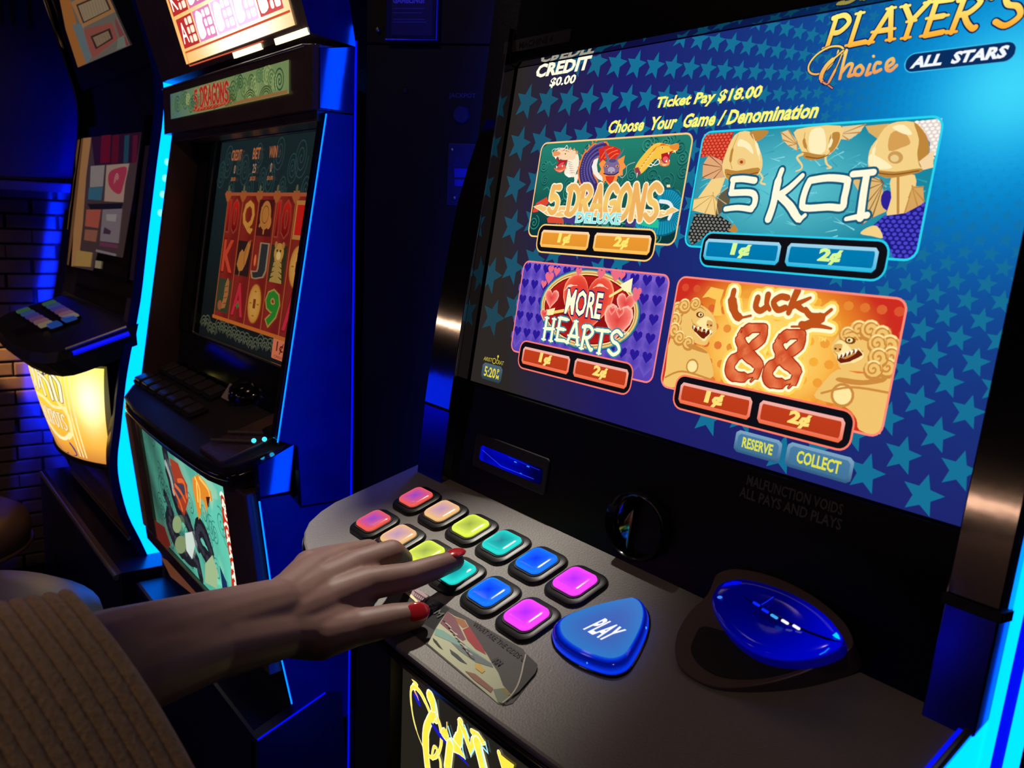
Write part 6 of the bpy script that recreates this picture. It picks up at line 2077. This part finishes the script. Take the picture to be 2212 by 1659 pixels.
# deck with bowed front
dk = [(-1.222, .02), (-1.222, -.118), (-1.229, -.140), (-1.255, -.158), (-1.33, -.176), (-1.45, -.187), (-1.575, -.190), (-1.70, -.187), (-1.82, -.176), (-1.895, -.158), (-1.921, -.140), (-1.928, -.118), (-1.928, .02)]
b = B()
dk_s = ccw(dk)
topv = [DECK3.p(u, v, 0) for u, v in dk_s]
midv = [DECK3.p(u, v, 0) + V3((0, -0.004, -0.018)) for u, v in dk_s]
cxm = -1.575
lowv = [DECK3.p(cxm + (u - cxm) * 0.97, v + 0.030 * (v < 0), 0) + V3((0, 0, -0.052)) for u, v in dk_s]
k = len(dk_s)
fs = [tuple(range(k))] + [(i, k + i, k + (i + 1) % k, (i + 1) % k) for i in range(k)] + [(k + i, 2 * k + i, 2 * k + (i + 1) % k, k + (i + 1) % k) for i in range(k)] + [tuple(2 * k + i for i in reversed(range(k)))]
b.add(topv + midv + lowv, fs)
mk('deck', b, DECK_D, m3)
b = B().tube([DECK3.p(-1.220, -0.128, 0.002), DECK3.p(-1.222, -0.005, 0.002)], 0.0028, 6)
mk('deck_trim', b, STEEL, m3)
b = B().tube([DECK3.p(-1.2205, -0.118, -0.009), DECK3.p(-1.2205, -0.005, -0.010)], 0.0045, 6)
mk('deck_light', b, LED_D, m3)
pal = ((52, 92, 70), (48, 72, 120), (62, 52, 128), (95, 60, 96), (122, 84, 92), (128, 118, 92))
for row in range(2):
    for i in range(6):
        q = [(99 + 9.3 * i, 656 + 5.8 * i), (43 + 9.8 * i, 672 + 6.0 * i)][row]
        u, v = DECK3.at(q[0] + 8, q[1], 0.006)
        b = B().rect(DECK3, u - .024, v - .018, u + .024, v + .018, -0.001, 0.006, 0.006, 0.002)
        h = mk('bet_button', b, SOCK, m3)
        a = B()
        a.rect(DECK3, u - .021, v - .015, u + .021, v + .015, 0.005, 0.010, 0.005, 0.002, col=mixc(lin(pal[i]), (0, 0, 0), 0.25))
        mk('cap', a, mat('dim_lit_cap', (0.02, 0.02, 0.02), 0.3, attr_emit=True, strength=0.8), h)
for q in ((150, 690), (118, 703)):
    u, v = DECK3.at(*q, 0.006)
    b = B().rect(DECK3, u - .034, v - .016, u + .034, v + .016, -0.001, 0.006, 0.008, 0.002)
    h = mk('play_button', b, SOCK, m3)
    a = B().rect(DECK3, u - .031, v - .013, u + .031, v + .013, 0.005, 0.010, 0.007, 0.002, col=lin((26, 60, 130)))
    mk('cap', a, mat('dim_lit_cap'), h)
u, v = DECK3.at(52, 716)
b = B().rect(DECK3, u - .05, v - .02, u + .05, v + .02, -0.001, 0.002, 0.004, 0.001)
mk('card_plate', b, BLACK, m3)
# belly: bowed lit glass
FBX0, FBX1 = -1.53, -0.96


def belly(s_, t_, n):
    w_ = 1.0 - 0.20 * t_
    x = -1.245 + (s_ - 0.5) * 0.57 * w_
    c = (s_ - 0.5) * 2
    y = -0.121 - (0.078 - 0.028 * t_) * (1 - c * c) + 0.020 * t_ * t_
    z = -0.135 - 0.195 * t_ - 0.012 * (1 - c * c)
    d = V3((0.35 * c, -1, -0.25)).normalized()
    return V3((x, y, z)) + d * n


def bellyc(s_, t_):
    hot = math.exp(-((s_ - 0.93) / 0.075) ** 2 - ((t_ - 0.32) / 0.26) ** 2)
    c = mixc(lin((250, 215, 50)), lin((240, 160, 60)), t_)
    c = mixc(c, lin((150, 90, 50)), max(0, t_ - 0.8) * 3)
    c = mixc(c, lin((255, 235, 80)), max(0, 0.5 - t_) * 1.6)
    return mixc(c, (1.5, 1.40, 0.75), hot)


a = Art(None, 0.0, fmap=belly)
a.grid(0, 0, 1, 1, 40, 16, bellyc)
a.map = lambda s_, t_, n: belly(0.38 + 0.72 * s_, t_, n)
PV = lin((62, 52, 110))
def dense(pts):
    return smooth(pts, 6)
a.poly(dense([(0.10, 0.05), (0.46, 0.02), (0.60, 0.40), (0.60, 0.75), (0.55, 0.98), (0.2, 0.98), (0.1, 0.6), (0.10, 0.05)]), lin((120, 98, 90)))
for x in (0.565, 0.60, 0.635):
    a.stroke([(x, 0.0 + .06 * i) for i in range(17)], 0.012, lin((250, 225, 160)))
a.poly(dense([(0.28, 0.02), (0.42, 0.02), (0.44, 0.12), (0.30, 0.16), (0.28, 0.02)]), PV)
a.poly(dense([(0.18, 0.74), (0.46, 0.80), (0.52, 0.97), (0.22, 0.96), (0.18, 0.74)]), PV)
CRW = lin((255, 240, 195))
for q, wd in (([(0.16, .06), (.20, .20), (.17, .32)], .03), ([(.23, .06), (.22, .34)], .03), ([(.22, .08), (.30, .14), (.28, .30)], .03), ([(.33, .12), (.35, .36)], .03), ([(.33, .14), (.42, .2), (.44, .38)], .03), ([(.47, .14), (.49, .38)], .028), ([(.50, .12), (.545, .2), (.54, .38)], .028)):
    a.stroke(dense(q), wd + .014, lin((90, 70, 60)))
    a.stroke(dense(q), wd, CRW)
a.stroke(dense([(0.16, .40), (.30, .40), (.42, .46), (.56, .44)]), .03, lin((250, 225, 170)))
a.stroke(dense([(0.18, .70), (.32, .80), (.44, .80), (.54, .72)]), .035, lin((250, 230, 180)))
a.stroke(dense([(0.50, .40), (.57, .52), (.56, .70), (.50, .78)]), .030, lin((250, 225, 150)))
ww = 0.39 / 8.0
for i, ch in enumerate('JACKPOTS'):
    for ps in (0, 1):
        for st_ in LET[ch]:
            p = [(0.155 + ww * i + x * ww * 0.8, 0.66 + 0.03 * i / 8 - y * 0.17) for x, y in st_]
            p = smooth(p, 4) if len(p) > 3 else p
            a.stroke(p, 0.022 if ps == 0 else 0.013, lin((110, 80, 60)) if ps == 0 else CRW)
mk('belly_glass', a, mat('bright_belly', (0, 0, 0), 0.3, attr_emit=True, strength=1.2, spec=0.3), m3, label='glowing yellow bowed belly glass with JACKPOTS lettering')
b = B()
vs = [belly(s_ / 20.0, t_, -0.004) for t_ in (-0.05, 1.06) for s_ in range(21)]
b.add(vs, [(i, i + 1, 22 + i, 21 + i) for i in range(20)])
vs2 = [belly(s_ / 20.0, 1.06, 0.004) for s_ in range(21)]
b.tube([belly(s_ / 20.0, 1.02, 0.0) for s_ in range(21)], 0.006, 6)
mk('belly_frame', b, GLOSS, m3)
b = ribbon(R3 - 0.055, R3 - 0.012, 0.002, 0.03, -0.45, -0.12, B())
mk('belly_pillar', b, GLOSS, m3, 30)
# lower chrome apron and stand
b = B()
b.add([V3((-1.47, -0.095, -0.345)), V3((-1.02, -0.095, -0.335)), V3((-0.99, -0.082, -0.470)), V3((-1.52, -0.085, -0.470)), V3((-1.47, 0.0, -0.345)), V3((-1.02, 0.0, -0.335)), V3((-0.99, 0.0, -0.470)), V3((-1.52, 0.0, -0.470))],
      [(0, 3, 2, 1), (0, 1, 5, 4), (3, 7, 6, 2), (0, 4, 7, 3), (1, 2, 6, 5)])
mk('apron', b, mat('dark_steel_apron', (0.16, 0.16, 0.18), 0.22, 0.8, noise=0.2, scale=20), m3)
b = B().tube([V3((-1.52, -0.087, -0.470)), V3((-0.99, -0.084, -0.470))], 0.002, 6)
mk('bright_edge', b, STEEL, m3)
b = B().rect(Frame((0, -0.135, 0), (1, 0, 0), (0, 0, 1)), -1.62, FLOOR, -0.882, -0.490, -0.5, 0.0, 0.0, 0.012)
mk('stand', b, mat('lacquer_stand', (0.010, 0.012, 0.06), 0.28, noise=0.2, scale=10, spec=0.6), m3)
b = B().tube([V3((-1.62, -0.131, -0.4975)), V3((-0.884, -0.131, -0.4975))], 0.0055, 8)
mk('stand_edge', b, mat('satin_edge', (0.35, 0.35, 0.4), 0.3, 0.7), m3, 60)

# ================================================================ stools
def stool(c, label):
    t = thing('stool', label, 'stool', (c.x, c.y, FLOOR), 'round padded stools')
    LEATHER = mat('plum_leather', (0.11, 0.065, 0.08), 0.42, noise=0.25, scale=30, bump=0.15)
    b = B().lathe((c.x, c.y, c.z - 0.085), [(0.165, 0), (0.182, 0.012), (0.188, 0.040), (0.182, 0.066), (0.155, 0.082), (0.10, 0.090), (0.0, 0.093)], 40)
    mk('seat', b, LEATHER, t, 60)
    b = B().tube([V3((c.x + 0.187 * math.cos(q), c.y + 0.187 * math.sin(q), c.z - 0.072)) for q in [2 * math.pi * i / 40 for i in range(40)]], 0.004, 6, closed=True)
    mk('piping', b, LEATHER, t, 60)
    b = B().lathe((c.x, c.y, FLOOR + 0.02), [(0.03, 0), (0.028, c.z - FLOOR - 0.107)], 20)
    mk('column', b, CHROME, t, 60)
    b = B().lathe((c.x, c.y, FLOOR), [(0.20, 0), (0.20, 0.010), (0.17, 0.022), (0.04, 0.034), (0.03, 0.05)], 36)
    mk('base', b, CHROME, t, 40)
    b = B().tube([V3((c.x + 0.13 * math.cos(q), c.y + 0.13 * math.sin(q), FLOOR + 0.22)) for q in [2 * math.pi * i / 30 for i in range(30)]], 0.009, 8, closed=True)
    for i in range(3):
        q = 2 * math.pi * i / 3
        b.tube([V3((c.x + 0.02 * math.cos(q), c.y + 0.02 * math.sin(q), FLOOR + 0.22)), V3((c.x + 0.13 * math.cos(q), c.y + 0.13 * math.sin(q), FLOOR + 0.22))], 0.006, 8)
    mk('foot_ring', b, CHROME, t, 60)


stool(along(-120, 1330, 1.36), 'round padded stool nearest the camera, half hidden behind the knitted sleeve')
stool(along(-160, 1110, 2.15), 'round padded stool farther back at the left edge beside the brick wall')

# ================================================================ the player's arm
def limb(bb, pts, rad, seg=16):
    """Tapered tube with rounded ends through (px, py, distance) points."""
    P = [along(*p) for p in pts]
    n = []
    r2 = []
    m_ = 5
    for i in range(len(P) - 1):
        for j in range(m_):
            t_ = j / m_
            n.append(P[i].lerp(P[i + 1], t_))
            r2.append(rad[i] + (rad[i + 1] - rad[i]) * t_)
    n.append(P[-1])
    r2.append(rad[-1])
    bb.tube(n, r2, seg)
    for q, r_ in zip(P, rad):
        bb.ball(q, r_ * 0.995, seg, 10)


FI = dict(
    index=([(700, 1300, .652), (792, 1262, .668), (882, 1246, .680), (948, 1223, .6925), (982, 1211, .7010)], [.0155, .0126, .0110, .0094, .0080]),
    middle=([(690, 1268, .662), (772, 1222, .684), (846, 1196, .700), (866, 1210, .714), (856, 1222, .722)], [.0150, .0125, .0112, .0098, .0086]),
    ring=([(680, 1240, .674), (742, 1207, .700), (796, 1192, .722), (812, 1202, .736), (804, 1212, .742)], [.0145, .0120, .0104, .0092, .0080]),
    little=([(668, 1225, .684), (708, 1207, .712), (748, 1196, .735), (762, 1204, .748)], [.0130, .0106, .0092, .0080]),
    thumb=([(640, 1368, .634), (690, 1374, .640), (770, 1356, .651), (850, 1338, .6600), (896, 1329, .6625)], [.0170, .0168, .0130, .0118, .0098]))
b = B()
# forearm as two parallel bones, wrist, metacarpals
limb(b, [(70, 1492, .480), (130, 1466, .490), (250, 1420, .516), (440, 1357, .577), (595, 1308, .625)], [.026, .027, .0255, .0218, .0180])
limb(b, [(70, 1540, .476), (140, 1510, .486), (260, 1455, .511), (440, 1400, .571), (600, 1368, .621)], [.026, .027, .0252, .0215, .0178])
limb(b, [(100, 1510, .496), (250, 1436, .526), (440, 1380, .587), (600, 1340, .637)], [.025, .0250, .0215, .0168])
limb(b, [(595, 1310, .627), (680, 1240, .674), (742, 1207, .700)], [.0168, .0150, .0120])
limb(b, [(598, 1320, .625), (690, 1266, .662), (772, 1224, .684)], [.0168, .0155, .0125])
limb(b, [(600, 1340, .623), (700, 1300, .652), (792, 1263, .668)], [.0168, .0155, .0126])
limb(b, [(600, 1365, .621), (650, 1364, .634), (720, 1337, .652), (780, 1300, .668)], [.0168, .0172, .0150, .0105])
limb(b, [(600, 1310, .630), (668, 1228, .684), (708, 1208, .712)], [.0152, .0130, .0106])
for nm, (pt, rd) in FI.items():
    limb(b, pt, rd)
SKIN = mat('skin', (0.15, 0.082, 0.068), 0.5, noise=0.12, scale=60, bump=0.12, spec=0.35)
SKIN.node_tree.nodes['Principled BSDF'].inputs['Subsurface Weight'].default_value = 0.08
SKIN.node_tree.nodes['Principled BSDF'].inputs['Subsurface Radius'].default_value = (0.008, 0.003, 0.002)
tmp = mk('arm_blobs', b, SKIN)
md = tmp.modifiers.new('r', 'REMESH')
md.mode = 'VOXEL'
md.voxel_size = 0.0017
ms = tmp.modifiers.new('s', 'SMOOTH')
ms.factor = 0.5
ms.iterations = 4
bpy.context.view_layer.update()
me = bpy.data.meshes.new_from_object(tmp.evaluated_get(bpy.context.evaluated_depsgraph_get()))
me.name = 'person'
bpy.data.objects.remove(tmp)
for p in me.polygons:
    p.use_smooth = True
me.materials.clear()
me.materials.append(SKIN)
person = bpy.data.objects.new('person', me)
COL.objects.link(person)
tag(person, 'person reaching a bare left arm in a brown ribbed sleeve to a turquoise button', 'person')
NAIL = mat('red_nail_polish', (0.32, 0.012, 0.018), 0.15, noise=0.1, coat=0.6)


def nail(p_dip, p_tip, w_, l_, lift, toward, shift=0.0):
    A, Q = along(*p_dip), along(*p_tip)
    d = (Q - A).normalized()
    up = (toward - d * toward.dot(d)).normalized()
    sd = d.cross(up).normalized()
    c = Q + up * lift + d * shift
    b = B()
    b.ball(c, 1, 14, 10, (d * l_, sd * w_, up * 0.0022))
    o = mk('fingernail', b, NAIL, None, 60)
    o.parent = person
    return o


view = -ray(950, 1250)
nail(FI['index'][0][3], FI['index'][0][4], 0.0060, 0.0088, 0.0068, V3((-0.25, 0.0, 1.0)) + view * 0.6, 0.001)
nail(FI['thumb'][0][3], FI['thumb'][0][4], 0.0074, 0.0092, 0.0084, view + V3((0, 0, .35)), 0.001)
# ribbed sleeve: a wide knitted tube with raised ribs, cuff end near the wrist side
cuff = along(336, 1596, .468)
CX, CYv, CB = ROT @ V3((1, 0, 0)), ROT @ V3((0, -1, 0)), ROT @ V3((0, 0, 1))
e1 = (CX * 0.491 + CYv * 0.871)
axis = (CX * -0.871 + CYv * 0.491 + CB * 0.60).normalized()
e1 = (e1 - axis * e1.dot(axis)).normalized()
e2 = e1.cross(axis).normalized()
if e2.dot(CB) < 0:
    e2 = -e2
NS, NR = 56, 300
vs, fs = [], []
Lg = 0.30
rib = 0.0060


def sleeve_r(t_, q):
    r_ = 0.0012 * math.sin(3 * q + 9 * t_)
    ph = (t_ * Lg / rib) % 1.0
    r_ += 0.0019 * (math.sin(math.pi * ph) ** 0.7)
    r_ += 0.0003 * math.sin(q * 46 + math.floor(t_ * Lg / rib) * 1.7)
    return r_


def sleeve_p(t_, q, r_):
    A_ = 0.078 + 0.42 * t_ * Lg + r_
    B_ = 0.052 + 0.12 * t_ * Lg + r_
    lean = 0.006 * math.sin(q * 1.0) ** 2
    c_, s_ = math.cos(q), math.sin(q)
    return cuff + axis * (t_ * Lg - lean) + e1 * (math.copysign(abs(c_) ** 0.8, c_) * A_) + e2 * (math.copysign(abs(s_) ** 0.75, s_) * B_)


NS = 150
for i in range(NR + 1):
    t_ = i / NR
    for j in range(NS):
        q = 2 * math.pi * j / NS
        vs.append(sleeve_p(t_, q, sleeve_r(t_, q) - (0.004 if i == 0 else 0.0)))
for i in range(NR):
    for j in range(NS):
        fs.append((i * NS + j, i * NS + (j + 1) % NS, (i + 1) * NS + (j + 1) % NS, (i + 1) * NS + j))
# inside lining
k0 = len(vs)
for t_ in (0.0, 0.35):
    for j in range(NS):
        q = 2 * math.pi * j / NS
        vs.append(sleeve_p(t_, q, -0.006))
for j in range(NS):
    fs.append((j, k0 + j, k0 + (j + 1) % NS, (j + 1) % NS))
    fs.append((k0 + j, k0 + NS + j, k0 + NS + (j + 1) % NS, k0 + (j + 1) % NS))
b = B().add(vs, fs)
KNIT = mat('brown_rib_knit', (0.58, 0.45, 0.36), 0.95, noise=0.35, scale=420, bump=0.9, spec=0.15)
sl = mk('sleeve', b, KNIT, None, 60, label='wide brown ribbed knit sleeve')
sl.parent = person
